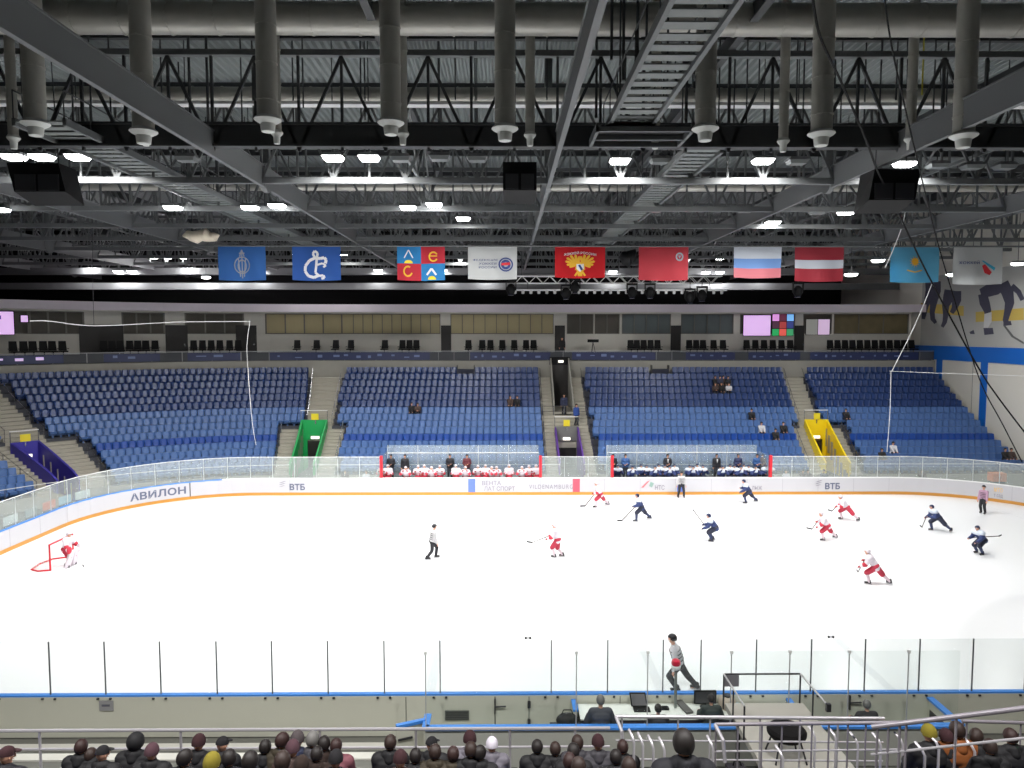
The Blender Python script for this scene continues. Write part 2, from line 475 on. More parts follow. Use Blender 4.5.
# cross trusses (run along X)
TD = [20.5, 26.3, 31.4, 38.4, 44.5, 50.6, 56.6, 62.6, 68.6, 74.6, 80.6]
for q, D in enumerate(TD):
    y = vD(D)
    t = thing('roof_truss', 'grey cross truss under the roof, %s counting from the big round duct' % nth(q + 1), 'truss', (-15, y, 17.4), 0, 'cross trusses under the roof')
    zb = 17.27; zt = 20.6
    if q == 0: zb, zt = 20.7, 22.3
    if q == 1:
        MB().box(-63, 33.8, y - .05, y + .05, 17.55, 18.3).box(-63, 33.8, y - .2, y + .2, 17.5, 17.58).box(-63, 33.8, y - .2, y + .2, 18.25, 18.32).build('bottom_chord', TRUSSD, t)
    else:
        MB().box(-63, 33.8, y - .12, y + .12, zb, zb + .25).build('bottom_chord', TRUSS, t)
    MB().box(-63, 33.8, y - .12, y + .12, zt, zt + .2).build('top_chord', TRUSS if q else TRUSSD, t)
    wm = MB(); step = 1.5; x = -63; k = 0
    while x < 33.5:
        x2 = min(x + step, 33.8)
        wm.bar((x, y, zb + .1), (x, y, zt + .1), .09, .09, (0, 1, 0))
        a, b = ((x, zb + .15), (x2, zt)) if k % 2 == 0 else ((x, zt), (x2, zb + .15))
        wm.bar((a[0], y, a[1]), (b[0], y, b[1]), .1, .1, (0, 1, 0)); x = x2; k += 1
    wm.build('web_lattice', TRUSS if q != 1 else TRUSSD, t)
# purlins under the deck
for q, D in enumerate([14, 17.5, 23.2, 29, 35, 41.5, 47.5, 53.5, 59.5]):
    y = vD(D)
    t = thing('purlin', 'dark roof purlin under the ribbed deck, %s counting from above the camera' % nth(q + 1), 'beam', (-15, y, DK - .4), 0, 'purlins under the deck')
    MB().box(-63, 33.8, y - .02, y + .02, DK - .36, DK - .03).build('web_plate', TRUSSD, t)
    MB().box(-63, 33.8, y - .11, y + .11, DK - .4, DK - .36).build('bottom_flange', TRUSSD, t)
# lengthwise secondary beams
for q, X in enumerate([-45, -33, -21, -9, 3, 15, 27]):
    t = thing('roof_beam', 'dark secondary beam running away under the deck, %s counting from the left wall' % nth(q + 1), 'beam', (X, -26, DK - .8), 0, 'secondary lengthwise beams')
    MB().box(X - .025, X + .025, -45, 50, 20.85, 21.4).build('web_plate', TRUSSD, t)
    MB().box(X - .13, X + .13, -45, 50, 20.8, 20.86).build('bottom_flange', TRUSSD, t)
    k = MB(); y = -5.0; j = 0
    while y < 48:
        a, b = ((y, 18.5), (y + 3, 20.9)) if j % 2 == 0 else ((y, 20.9), (y + 3, 18.5))
        k.bar((X, a[0], a[1]), (X, b[0], b[1]), .08, .08, (1, 0, 0)); y += 3; j += 1
    k.box(X - .06, X + .06, -5, 49, 18.42, 18.54).build('bracing', TRUSS, t)

# ---------------------------------------------------------------- ducts
def duct_x(D, zc, r, label, name='ventilation_duct', m=DUCT, rib=1.2):
    y = vD(D); t = thing(name, label, 'duct', (-10, y, zc - r), 0, 'round ducts under the roof')
    MB().tube([(-62.5, y, zc), (33.5, y, zc)], r, 20).build('duct_pipe', m, t, smooth=True)
    mb = MB(); x = -62
    while x < 33: mb.tube([(x, y, zc), (x + .06, y, zc)], r + .025, 20); x += rib
    mb.build('seam', m, t)
    return t
duct_x(24.3, 21.05, .5, 'thick shiny round ventilation duct crossing the top of the picture', rib=1.5)
duct_x(31.0, 20.75, .32, 'thinner round duct running across behind the first row of hanging pipes')
duct_x(44.0, 19.6, .25, 'slim round duct running across above the middle of the rink')
t = thing('cable_tray', 'pale cable tray crossing the roof above the dark beam', 'cable tray', (-10, vD(29.2), 19.9), 0)
yy = vD(29.2); zz = atY(400, 106, yy).z
MB().box(-62, 33.5, yy - .2, yy + .2, zz, zz + .03).build('tray_base', WHITE, t)
MB().box(-62, 33.5, yy - .22, yy - .19, zz, zz + .12).box(-62, 33.5, yy + .19, yy + .22, zz, zz + .12).build('tray_sides', WHITE, t)
def drop_duct(px, ybot, D, r, kind, q, total, top=21.05):
    y = vD(D); p = atY(px, ybot, y); x = p.x; zb = p.z
    big = kind == 'big'
    lab = ('fat round air duct hanging from the roof, %s of the fat ones from the left' if big else 'thin round air pipe hanging from the roof, %s of the thin ones from the left') % nth(q)
    t = thing('drop_duct' if big else 'drop_pipe', lab, 'duct', (x, y, zb), 0, 'hanging air ducts' if big else 'hanging air pipes')
    pts = [(x, y, zb + .35), (x, y, top)]
    if big: pts = [(x, y, zb + .35), (x, y, 20.9), (x, y - .1, 21.35), (x + .05, y - .5, 21.7), (x + .25, y - 1.6, 22.2)]
    else: pts = [(x, y, zb + .3), (x, y, 22.4)]
    MB().tube(pts, r, 16).build('duct_pipe', DUCT, t, smooth=True)
    mb = MB(); z = zb + .9
    while z < 20.8: mb.lathe([(r + .02, z), (r + .02, z + .05)], (x, y, 0), 16); z += 1.1
    mb.build('seam', DUCT, t)
    k = r / .34
    MB().lathe([(.2 * k, 0), (.22 * k, .02), (.25 * k, .24), (.4 * k, .32), (.45 * k, .36), (.43 * k, .4), (.35 * k, .46)], (x, y, zb), 20).build('nozzle', NOZZLE, t, smooth=True)
for q, (px, yb) in enumerate([(36, 136), (144, 144), (268, 132), (391, 135), (505, 141), (705, 141), (821, 146), (963, 148)]): drop_duct(px, yb, 22.8, .31, 'big', q + 1, 8)
for q, (px, yb) in enumerate([(14, 149), (146, 146), (277, 144), (403, 145), (530, 146), (655, 149), (783, 152), (910, 150)]): drop_duct(px, yb, 25.6, .16, 'thin', q + 1, 8)
# hanger rods
random.seed(3); nr = 0
for px, y0, y1, D in [(108, 36, 130, 27.5), (188, 36, 120, 28), (206, 40, 140, 28.5), (240, 34, 140, 28.5), (292, 44, 128, 29.5), (302, 36, 108, 28), (360, 36, 130, 30), (364, 34, 120, 30.4), (438, 40, 140, 30), (475, 90, 142, 29.5),
                      (547, 40, 100, 28), (597, 6, 118, 27), (612, 0, 60, 23.6), (624, 0, 80, 23.6), (638, 0, 58, 23.6), (735, 60, 135, 29), (748, 40, 135, 28), (760, 40, 90, 30), (798, 40, 140, 28.4), (805, 40, 138, 28.4), (842, 70, 140, 29), (866, 60, 140, 29.5),
                      (882, 40, 138, 28.6), (898, 40, 100, 29), (924, 40, 95, 28), (936, 40, 120, 28.4), (948, 60, 118, 29), (990, 40, 72, 28), (252, 60, 140, 29.2), (455, 36, 100, 28), (160, 40, 130, 29), (708, 90, 135, 29.5)]:
    nr += 1; y = vD(D); a, b = atY(px, y0, y), atY(px, y1, y)
    m = mat('rod yellow', (170, 160, 40), .5) if px == 924 else TRUSSD
    o = MB().tube([(a.x, y, min(b.z, a.z)), (a.x, y, DK + .1)], .05 if px in (612, 624, 638, 597, 188, 206) else .03, 6).build('hanger_rod', m, org=(a.x, y, b.z))
    tag(o, 'dark hanger rod under the roof, %s of its kind counted from the left' % nth(1 + sum(1 for v in [108, 188, 206, 240, 292, 302, 360, 364, 438, 475, 547, 597, 612, 624, 638, 735, 748, 760, 798, 805, 842, 866, 882, 898, 924, 936, 948, 990, 252, 455, 160, 708] if v < px)) if px != 924 else 'thin yellow hanger rod beside the right hanging ducts', 'rod', 'hanger rods under the roof')

# ---------------------------------------------------------------- catwalks
def catwalk(x0, x1, D0, D1, z, label, step=.62):
    y0, y1 = vD(D0), vD(D1)
    t = thing('catwalk', label, 'catwalk', ((x0 + x1) / 2, (y0 + y1) / 2, z), 0)
    for x in (x0, x1): MB().box(x - .06, x + .06, y0, y1, z, z + .24).build('stringer', TRUSS, t)
    pl = MB(); y = y0
    while y < y1 - .3: pl.box(x0, x1, y, y + step * .62, z + .12, z + .15); y += step
    pl.build('deck_planks', mat('catwalk grating', (116, 121, 119), .5), t)
    for x in (x0, x1):
        g = MB(); g.tube([(x, y0, z + 1.1), (x, y1, z + 1.1)], .025, 6); y = y0
        while y <= y1: g.tube([(x, y, z + .2), (x, y, z + 1.1)], .02, 6); y += 1.5
        g.build('guard_rail', TRUSSD, t)
    y = y0 + .5
    while y < y1:
        for x in (x0, x1): MB().tube([(x, y, z + .2), (x, y, DK)], .03, 6).build('hanger', TRUSSD, t)
        y += 4
    return t
catwalk(-1.55, -.2, 13, 25.0, 17.5, 'wide ladder-like catwalk hanging from the top edge right of centre')
catwalk(1.75, 3.1, 27.4, 56, 17.6, 'long narrow catwalk running back behind the wide one')
catwalk(-20.4, -18.8, 24, 60, 17.6, 'long narrow catwalk running back over the left goal end')
a, b = atY(594, 115, vD(23.8)), atY(690, 115, vD(23.8))
t = thing('catwalk_landing', 'cross landing of planks at the end of the wide catwalk', 'catwalk', ((a.x + b.x) / 2, vD(24), 17.2), 0)
for q0 in (a.x, b.x - .1): MB().box(q0, q0 + .1, vD(23.2), vD(25.2), 17.25, 17.5).build('side_beam', TRUSS, t)
for q0 in (23.2, 24.2, 25.1): MB().box(a.x, b.x, vD(q0), vD(q0 + .1), 17.25, 17.4).build('cross_beam', TRUSS, t)
MB().box(a.x + .1, b.x - .1, vD(23.3), vD(25.1), 17.42, 17.46).build('landing_plate', BLACK, t)

# ---------------------------------------------------------------- floodlights
def upD(py, dz): return dz / math.tan(math.atan((384 - py) / F) - PITCH)
def lamp_meshes(s):
    h = MB().hexa([(-.4 * s, -.3 * s, .0), (.4 * s, -.3 * s, .0), (.4 * s, .3 * s, .0), (-.4 * s, .3 * s, .0), (-.3 * s, -.2 * s, .14 * s), (.3 * s, -.2 * s, .14 * s), (.3 * s, .2 * s, .14 * s), (-.3 * s, .2 * s, .14 * s)])
    l = MB().hexa([(-.3 * s, -.22 * s, -.13 * s), (.3 * s, -.22 * s, -.13 * s), (.3 * s, .22 * s, -.13 * s), (-.3 * s, .22 * s, -.13 * s), (-.37 * s, -.28 * s, 0), (.37 * s, -.28 * s, 0), (.37 * s, .28 * s, 0), (-.37 * s, .28 * s, 0)])
    b = MB().tube([(0, 0, .1 * s), (0, 0, 4.9)], .02, 6)
    return h.mesh('housing', GIRDER), l.mesh('lens', LENS), b.mesh('hanger_tube', TRUSSD)
LH, LL, LB = lamp_meshes(1.05); FH, FL, FB = lamp_meshes(1.0)
FL.materials[0] = LENSS
ULH, ULL, ULB = lamp_meshes(1.05); ULL.materials[0] = LENSOFF
LD = bpy.data.lights.new('floodlight', 'AREA'); LD.shape = 'DISK'; LD.size = .6; LD.energy = LAMP_W; LD.color = (1, .985, .96); LD.spread = LAMP_SPREAD
MD = LD.copy(); MD.energy = MID_W
FD = bpy.data.lights.new('floodlight far', 'AREA'); FD.shape = 'DISK'; FD.size = .6; FD.energy = FAR_LAMP_W; FD.color = (1, .985, .96); FD.spread = R(178)
def lamp_data(x, far, mid):
    if far: return FD
    d = (MD if mid else LD).copy(); d.energy *= .72 if x < -11 else (1.4 if x > 8 else 1.0)
    return d
def lamp(x, y, z, label, lit=True, far=False, group='ceiling floodlights', mid=False):
    t = thing('floodlight', label, 'lamp', (x, y, z), 0, group)
    hm, lm, bm_ = (FH, FL, FB) if far else ((LH, LL, LB) if lit else (ULH, ULL, ULB))
    put('housing', hm, t); put('lens', lm, t); MB().tube([(0, 0, .1), (0, 0, DK + .1 - z)], .02, 6).build('hanger_tube', TRUSSD, t, org=(0, 0, 0)).location = (0, 0, 0)
    if lit:
        lo = bpy.data.objects.new('lamp_light', lamp_data(x, far, mid)); COL.objects.link(lo); lo.parent = t; lo.location = (0, 0, -.16); lo.rotation_euler = (LAMP_TILT if not far else 0, 0, 0)
        lo.visible_camera = True
    return t
NEARROW = [(14, 156), (42, 156), (78, 156), (333, 157), (369, 157), (620, 160), (763, 160), (905, 163)]
for q, (px, py) in enumerate(NEARROW):
    D = upD(py, 6.9); p = atY(px, py, vD(D)); lamp(p.x, p.y, p.z, 'lit floodlight in the front row under the dark beam, %s from the left' % nth(q + 1))
MIDROW = [(0, 209), (173, 207), (250, 207), (277, 205), (408, 207), (434, 204), (463, 218), (773, 222), (846, 212)]
for q, (px, py) in enumerate(MIDROW):
    D = upD(py, 6.5) if py > 210 else 37.5; p = atY(px, py, vD(D)); lamp(p.x, p.y, p.z, 'lit floodlight in the middle rows over the rink, %s from the left' % nth(q + 1), mid=True)
FARROW = [(88, 263), (118, 271), (132, 271), (154, 257), (168, 257), (183, 257), (187, 263), (206, 277), (232, 270), (261, 271), (297, 255), (345, 255), (378, 270), (443, 270), (460, 256), (486, 270), (613, 271), (690, 257), (706, 272), (720, 258), (720, 272), (760, 268), (878, 260), (851, 274), (953, 274), (1018, 263)]
for q, (px, py) in enumerate(FARROW):
    D = min(72, upD(py, 7.0)) if px < 840 else 52
    p = atY(px, py, vD(D)); lamp(p.x, p.y, p.z, 'small lit floodlight far back among the flags, %s from the left' % nth(q + 1), far=True)
for q, (px, py) in enumerate([(187, 158), (401, 158), (440, 157), (477, 158), (660, 160), (797, 161), (937, 165), (972, 166), (1005, 166)]):
    D = upD(py, 6.9); p = atY(px, py, vD(D)); lamp(p.x, p.y, p.z, 'unlit floodlight under the dark beam, %s of the unlit ones from the left' % nth(q + 1), lit=False, group='unlit floodlights')
for q, (px, py) in enumerate([(420, 207), (487, 208), (617, 209), (655, 210), (745, 210), (817, 212), (90, 210), (208, 208)]):
    D = upD(py, 6.8); p = atY(px, py, vD(D)); lamp(p.x, p.y, p.z, 'unlit floodlight of the middle row over the rink, %s of them from the left' % nth(1 + sorted([420, 487, 617, 655, 745, 817, 90, 208]).index(px)), lit=False, group='unlit floodlights')

HD = LD.copy(); HD.energy = NEAR_FILL_W  # added lamps out of view, put in to brighten the near stand and rails
for q, x in enumerate((-18, -9, 0, 9)):
    t = lamp(x, -27.0, 18.6, 'unseen fill lamp added over the near stand above the camera, %s from the left' % nth(q + 1), group='added fill lamps over the near stand')
    for ch in t.children:
        if ch.type == 'LIGHT': ch.data = HD; ch.rotation_euler = (0, 0, 0)
# ---------------------------------------------------------------- loudspeakers
def speaker(px0, px1, py0, py1, D, label, lean):
    y = vD(D); a = atY(px0, py0, y); b = atY(px1, py1, y)
    cx, w2, zt, zb = (a.x + b.x) / 2, (b.x - a.x) / 2, a.z, b.z
    t = thing('loudspeaker', label, 'loudspeaker', (cx, y, zb), 0, 'hanging loudspeakers')
    MB().hexa([(cx - w2 + lean, y - .55, zb + .3), (cx + w2 + lean, y - .55, zb + .3), (cx + w2 + lean, y + .6, zb), (cx - w2 + lean, y + .6, zb),
               (cx - w2, y - .5, zt), (cx + w2, y - .5, zt), (cx + w2, y + .6, zt), (cx - w2, y + .6, zt)]).build('cabinet', BLACKP, t)
    g = MB().box(cx - w2 * .85 + lean * .7, cx - .05 + lean * .7, y - .6, y - .54, zb + .34, zb + .9).box(cx + .05 + lean * .7, cx + w2 * .85 + lean * .7, y - .6, y - .54, zb + .34, zb + .9)
    g.build('horn_grille', mat('speaker grille', (44, 44, 48), .5), t)
    c = MB()
    for s in (-1, 1): c.tube([(cx + s * w2 * .7, y, zt - .05), (cx + s * w2 * .5, y, DK + .02)], .02, 6)
    c.build('suspension_cable', STEELD, t)
speaker(16, 68, 166, 203, 27.2, 'black loudspeaker cluster hanging near the left edge of the picture', .25)
speaker(503, 536, 165, 201, 28.5, 'black loudspeaker cluster hanging in the middle beside the narrow girder', 0)
speaker(868, 912, 172, 211, 27.4, 'black loudspeaker cluster hanging in front of the right girder', -.2)

# ---------------------------------------------------------------- flags
FY = vD(50.4)
rail_z = atY(480, 246, FY).z
t = thing('flag_rail', 'long thin grey rail the row of flags hangs from', 'rail', (0, FY, rail_z), 0)
MB().tube([(-34, FY, rail_z), (33.6, FY, rail_z)], .06, 8).build('rail_tube', TRUSS, t, smooth=True)
h = MB()
for x in range(-33, 33, 6): h.tube([(x, FY, rail_z), (x, FY, 17.6)], .02, 6)
h.build('rail_hanger', TRUSS, t)
def wave(x, z, zt): return .07 * math.sin(x * 3.1 + z * .6) * min(1, (zt - z) * .8)
def fcol(n, c): return mat('flag ' + n, c, .75, trans=.35)
def flag(px0, px1, py1, label, grid, cols, name='flag'):
    a, b = atY(px0, 247.5, FY), atY(px1, py1, FY); x0, x1, zt, zb = a.x, b.x, rail_z - .05, b.z
    W, H = x1 - x0, zt - zb
    t = thing(name, label, 'flag', ((x0 + x1) / 2, FY, zt), 0, 'flags hanging over the rink')
    nx_, nz = 24, 16; mb = MB(); k = 0
    for j in range(nz + 1):
        for i in range(nx_ + 1):
            x = x0 + W * i / nx_; z = zt - H * j / nz - .06 * math.sin(math.pi * i / nx_) * j / nz
            for o in (0, .012): mb.v.append((x, FY + wave(x, z, zt) + o, z))
    def idx(i, j, o): return (j * (nx_ + 1) + i) * 2 + o
    for j in range(nz):
        for i in range(nx_):
            m = grid((i + .5) / nx_, (j + .5) / nz)
            mb.f.append((idx(i, j, 0), idx(i, j + 1, 0), idx(i + 1, j + 1, 0), idx(i + 1, j, 0))); mb.m.append(m)
            mb.f.append((idx(i, j, 1), idx(i + 1, j, 1), idx(i + 1, j + 1, 1), idx(i, j + 1, 1))); mb.m.append(m)
    mb.build('cloth', cols, t, smooth=True)
    r = MB(); r.tube([(x0, FY, zt + .02), (x1, FY, zt + .02)], .035, 6); r.build('batten', TRUSS, t)
    def at(u, v, wv=0):
        x = x0 + W * u; z = zt - H * v
        return Vector((x, FY + wave(x, z, zt) - .02 - wv, z))
    return t, at, W, H
def emblem(t, at, polys, m, name='emblem', d=.012):
    mb = MB()
    for p in polys: mb.prism(p, lambda u, v, q: at(u, v, q), d)
    return mb.build(name, m, t)
def ring(cx, cy, ru, rv, th, a0=0, a1=360, n=22):
    out = []
    for i in range(n):
        p, q = R(a0 + (a1 - a0) * i / n), R(a0 + (a1 - a0) * (i + 1) / n)
        out.append([(cx + ru * math.cos(p), cy + rv * math.sin(p)), (cx + ru * math.cos(q), cy + rv * math.sin(q)),
                    (cx + (ru - th) * math.cos(q), cy + (rv - th * rv / ru) * math.sin(q)), (cx + (ru - th) * math.cos(p), cy + (rv - th * rv / ru) * math.sin(p))])
    return out
def stroke(pts, th):
    out = []
    for (a, b), (c, d) in zip(pts, pts[1:]):
        L = math.hypot(c - a, (d - b) * .69) or 1; nx_, ny = -(d - b) * .69 / L * th, (c - a) / L * th / .69
        out.append([(a + nx_, b + ny), (c + nx_, d + ny), (c - nx_, d - ny), (a - nx_, b - ny)])
    return out
FWH = mat('flag print white', (226, 228, 232), .7); FBL = mat('flag print navy', (40, 60, 120), .7); FGO = mat('flag print gold', (226, 170, 40), .7)
FRE = mat('flag print red', (200, 40, 50), .7); FGR = mat('flag print grey', (150, 158, 168), .7)
one = lambda u, v: 0
t, at, W, H = flag(218, 266, 280, 'blue flag with a white crest, leftmost of the hanging flags', one, [fcol('blue', (58, 116, 190))])
emblem(t, at, ring(.5, .56, .17, .26, .02) + ring(.5, .58, .1, .2, .02, 0, 360, 14) + stroke([(.5, .12), (.5, .95)], .01) + stroke([(.42, .34), (.46, .9)], .01) + stroke([(.58, .34), (.54, .9)], .01) + stroke([(.44, .2), (.56, .2)], .012) + stroke([(.45, .3), (.5, .1), (.55, .3)], .01), FGR)
t, at, W, H = flag(292, 341, 280, 'blue flag with a white looped script letter, second from the left', one, [fcol('royal', (48, 98, 180))])
cpts = [(.68, .5), (.70, .4), (.66, .33), (.58, .36), (.48, .34), (.36, .42), (.27, .58), (.26, .74), (.33, .88), (.45, .93), (.55, .86)]
dpts = [(.48, .34), (.43, .22), (.47, .13), (.53, .2), (.51, .38), (.5, .6), (.48, .78), (.56, .88), (.64, .86), (.66, .94), (.60, .96)]
emblem(t, at, stroke(cpts, .03) + stroke(dpts, .024) + stroke([(.52, .55), (.62, .5), (.69, .56), (.64, .62)], .02), FWH)
t, at, W, H = flag(397, 445, 280, 'flag quartered in blue and red with pale letters', lambda u, v: int((u < .5) == (v < .5)) , [fcol('red', (200, 44, 62)), fcol('sky', (46, 140, 204))])
emblem(t, at, stroke([(.15, .34), (.24, .1), (.33, .34)], .012) + stroke([(.62, .85), (.72, .66), (.82, .85)], .02), FWH)
emblem(t, at, ring(.76, .3, .1, .16, .03, 30, 330, 14) + ring(.23, .74, .1, .17, .03, 20, 300, 14) + stroke([(.66, .28), (.84, .28)], .012), FGO)
emblem(t, at, [[(.24 + .09 * math.cos(R(a)), .5 - .1 * math.sin(R(a))) for a in range(0, 181, 20)], [(.73 + .09 * math.cos(R(a)), .99 - .11 * math.sin(R(a))) for a in range(0, 181, 20)]], mat('flag print yellow', (226, 204, 50), .7), 'emblem')
t, at, W, H = flag(468, 517, 279, 'white flag with grey writing and a round badge, beside the quartered flag', one, [fcol('white', (206, 208, 208))])
emblem(t, at, ring(.77, .55, .15, .22, .03) + ring(.77, .55, .1, .15, .05), FBL)
emblem(t, at, [[(.68, .5), (.86, .48), (.86, .56), (.68, .58)]], FRE)
for k, wd in enumerate(['ФЕДЕРАЦИЯ', 'ХОККЕЯ', 'РОССИИ']):
    map_text(wd, lambda u, v, q, k=k: at(.1 + (.5 if k == 0 else .36) * u + (.0 if k == 0 else .12), .45 + .11 * k - .07 * v, .01 + q * .01), FBL, 'lettering', t)
t, at, W, H = flag(555, 605, 277.5, 'red flag with a golden double-headed eagle and white lettering', one, [fcol('bright red', (208, 22, 34))])
map_text('КРАСНАЯ РОССИИ'.replace('КРАСНАЯ', 'ХОККЕЙ'), lambda u, v, q: at(.18 + .64 * u, .3 - .1 * v - .06 * math.sin(math.pi * u), .01 + q * .01), FWH, 'lettering', t, bold=.01)
def wing(sx):
    out = []
    for k, (a, L) in enumerate(((100, .2), (80, .24), (60, .26), (40, .26), (20, .24), (0, .2), (-22, .16))):
        t0 = R(a); dx, dy = math.cos(t0) * L * sx, -math.sin(t0) * L * 1.25
        nx_, ny = math.sin(t0) * .022 * sx, math.cos(t0) * .03
        bx, by = .5 + sx * .05, .58
        out.append([(bx - nx_, by - ny), (bx + dx - nx_ * 1.2, by + dy - ny * 1.2), (bx + dx * 1.1, by + dy * 1.1), (bx + dx + nx_ * 1.2, by + dy + ny * 1.2), (bx + nx_, by + ny)])
    return out
emblem(t, at, wing(1) + wing(-1) + stroke([(.5, .7), (.5, .96)], .045) + stroke([(.46, .8), (.4, .95)], .02) + stroke([(.54, .8), (.6, .95)], .02), FGO)
emblem(t, at, stroke([(.48, .54), (.46, .42), (.42, .38)], .02) + stroke([(.52, .54), (.54, .42), (.58, .38)], .02) + stroke([(.46, .34), (.54, .34)], .02) + [[(.43, .5), (.57, .5), (.6, .74), (.5, .86), (.4, .74)]], FGO)
emblem(t, at, [[(.43, .56), (.57, .56), (.57, .72), (.5, .82), (.43, .72)]], FWH, 'shield', .02)
emblem(t, at, [[(.46, .6), (.5, .58), (.56, .74), (.52, .78)]], FBL, 'shield', .03)
t, at, W, H = flag(639, 688, 280, 'pinkish red flag with a small grey crest in its upper corner', one, [fcol('pink red', (196, 62, 74))])
emblem(t, at, ring(.82, .3, .08, .13, .03) + [[(.79, .26), (.85, .26), (.82, .36)]], FGR)
t, at, W, H = flag(734, 781, 277.5, 'flag striped pale white, light blue and red', lambda u, v: 0 if v < .36 else (1 if v < .66 else 2), [fcol('pale', (200, 206, 216)), fcol('soft blue', (112, 150, 204)), fcol('soft red', (204, 120, 130))])
t, at, W, H = flag(795, 843, 281, 'dark red flag with a white band across the middle', lambda u, v: 1 if .4 < v < .6 else 0, [fcol('maroon', (160, 46, 60)), fcol('pale', (200, 206, 216))])
t, at, W, H = flag(891, 938, 282, 'light blue flag with a small golden sun', one, [fcol('light blue', (96, 172, 204))])
emblem(t, at, ring(.5, .42, .07, .1, .069, 0, 360, 16) + [[(.5 + .07 * math.cos(R(a)), .42 + .1 * math.sin(R(a))), (.5 + .12 * math.cos(R(a + 8)), .42 + .17 * math.sin(R(a + 8))), (.5 + .07 * math.cos(R(a + 16)), .42 + .1 * math.sin(R(a + 16)))] for a in range(0, 360, 30)] + stroke([(.34, .66), (.5, .72), (.66, .66)], .012), FGO)
t, at, W, H = flag(954, 1001, 284, 'white flag with a small blue and red emblem, rightmost of the flags', one, [fcol('white', (206, 208, 208))])
emblem(t, at, [[(.58, .36), (.62, .36), (.86, .56), (.84, .64)]], mat('flag print cyan', (60, 170, 200), .7))
emblem(t, at, [[(.6, .5), (.66, .46), (.8, .68), (.76, .76), (.66, .7)]], FRE)
map_text('хоккей', lambda u, v, q: at(.12 + .42 * u, .46 - .1 * v, .01 + q * .01), FBL, 'lettering', t)

# ---------------------------------------------------------------- stage lighting truss
SY = vD(58); a, b = atY(515, 276, SY), atY(722, 292, SY)
t = thing('lighting_truss', 'white box truss carrying stage lights behind the red eagle flag', 'truss', ((a.x + b.x) / 2, SY, b.z), 0)
ch = MB()
for dy in (0, .5):
    for z in (a.z, a.z - .55): ch.tube([(a.x, SY + dy, z), (b.x, SY + dy, z)], .05, 6)
ch.build('chord_tubes', WHITE, t)
lz = MB(); x = a.x; k = 0
while x < b.x - .5:
    for dy in (0, .5): lz.tube([(x, SY + dy, a.z if k % 2 else a.z - .55), (x + .55, SY + dy, a.z - .55 if k % 2 else a.z)], .025, 5)
    x += .55; k += 1
lz.build('lattice', WHITE, t)
hh = MB()
for x in (a.x + .5, (a.x + b.x) / 2, b.x - .5): hh.tube([(x, SY + .2, a.z), (x, SY + .2, 18)], .02, 6)
hh.build('suspension_cable', STEELD, t)
c2 = a.z - 1.1
t2 = thing('lighting_bar', 'lower white bar of small lamps under the stage lighting truss', 'lighting bar', ((a.x + b.x) / 2, SY - .3, c2), 0)
MB().tube([(a.x - .6, SY - .3, c2), (b.x + .3, SY - .3, c2)], .07, 8).build('bar_tube', WHITE, t2)
MB().tube([(a.x + 1, SY - .3, c2), (a.x + 1, SY, a.z - .5)], .03, 6).tube([(b.x - 1, SY - .3, c2), (b.x - 1, SY, a.z - .5)], .03, 6).build('clamp_arm', STEELD, t2)
ml = MB(); x = a.x
while x < b.x: ml.lathe([(.1, -.3), (.12, -.1), (.06, .02)], (x, SY - .3, c2), 8); x += .62
ml.build('small_cans', mat('lamp can pale', (206, 206, 206), .4), t2)
for q, (px, py) in enumerate([(511, 288), (566, 292), (575, 286), (632, 291), (650, 291), (690, 296), (702, 294), (798, 290)]):
    p = atY(px, py, SY - .4)
    t = thing('moving_head_light', 'black stage light hanging below the flags, %s from the left' % nth(q + 1), 'stage light', (p.x, p.y, p.z), 0, 'black stage lights')
    MB().sphere((0, 0, -.1), .36, 12, 8, (1, .9, 1.25)).build('lamp_head', BLACKP, t, org=(0, 0, 0), smooth=True).location = (0, 0, 0)
    MB().box(-.42, -.34, -.08, .08, -.2, .5).box(.34, .42, -.08, .08, -.2, .5).box(-.42, .42, -.12, .12, .45, .6).build('yoke', BLACKP, t, org=(0, 0, 0)).location = (0, 0, 0)
    MB().tube([(0, 0, .55), (0, 0, max(.9, (17.4 if px > 750 else 15.2) - p.z))], .03, 6).build('hook_clamp', STEELD, t, org=(0, 0, 0)).location = (0, 0, 0)
    MB().lathe([(.22, -.02), (.26, .02), (.2, .04)], (0, -.0, -.56), 12).build('lens', mat('stage lens dark', (60, 64, 80), .1), t, org=(0, 0, 0)).location = (0, 0, 0)
def hung_bundle(px, py, D, sq, r, m, name, lab):
    p = atY(px, py, vD(D)); t = thing(name, lab, 'bundle', p)
    mb = MB(); n = 9; pts = []; rs = []
    for k in range(n):
        f = -1 + 2 * k / (n - 1); pts.append(p + Vector((f * sq[0] * r, .05 * math.sin(k * 2.3), .08 * math.sin(k * 1.7)))); rs.append(max(.05, r * sq[2] * math.sqrt(1.02 - f * f) * (1 + .12 * math.sin(k * 2.9))))
    mb.tube(pts, rs, 12).build('rolled_cloth', m, t, smooth=True)
    for f in (-.5, .5): MB().tube([p + Vector((f * sq[0] * r, 0, 0)), p + Vector((f * sq[0] * r * .8, 0, DK - p.z + .05))], .02, 6).build('hanging_cord', TRUSSD, t)
hung_bundle(630, 258, 55, (1.3, 1, .9), .62, BLACK, 'black_bundle', 'black rolled bundle hanging behind the red eagle flag')
hung_bundle(201, 236, 46, (1.5, 1, .5), .75, mat('rolled cloth', (206, 196, 178), .7, noise=.2, scale=3), 'rolled_banner', 'pale rolled cloth bundle hanging above the leftmost blue flag')

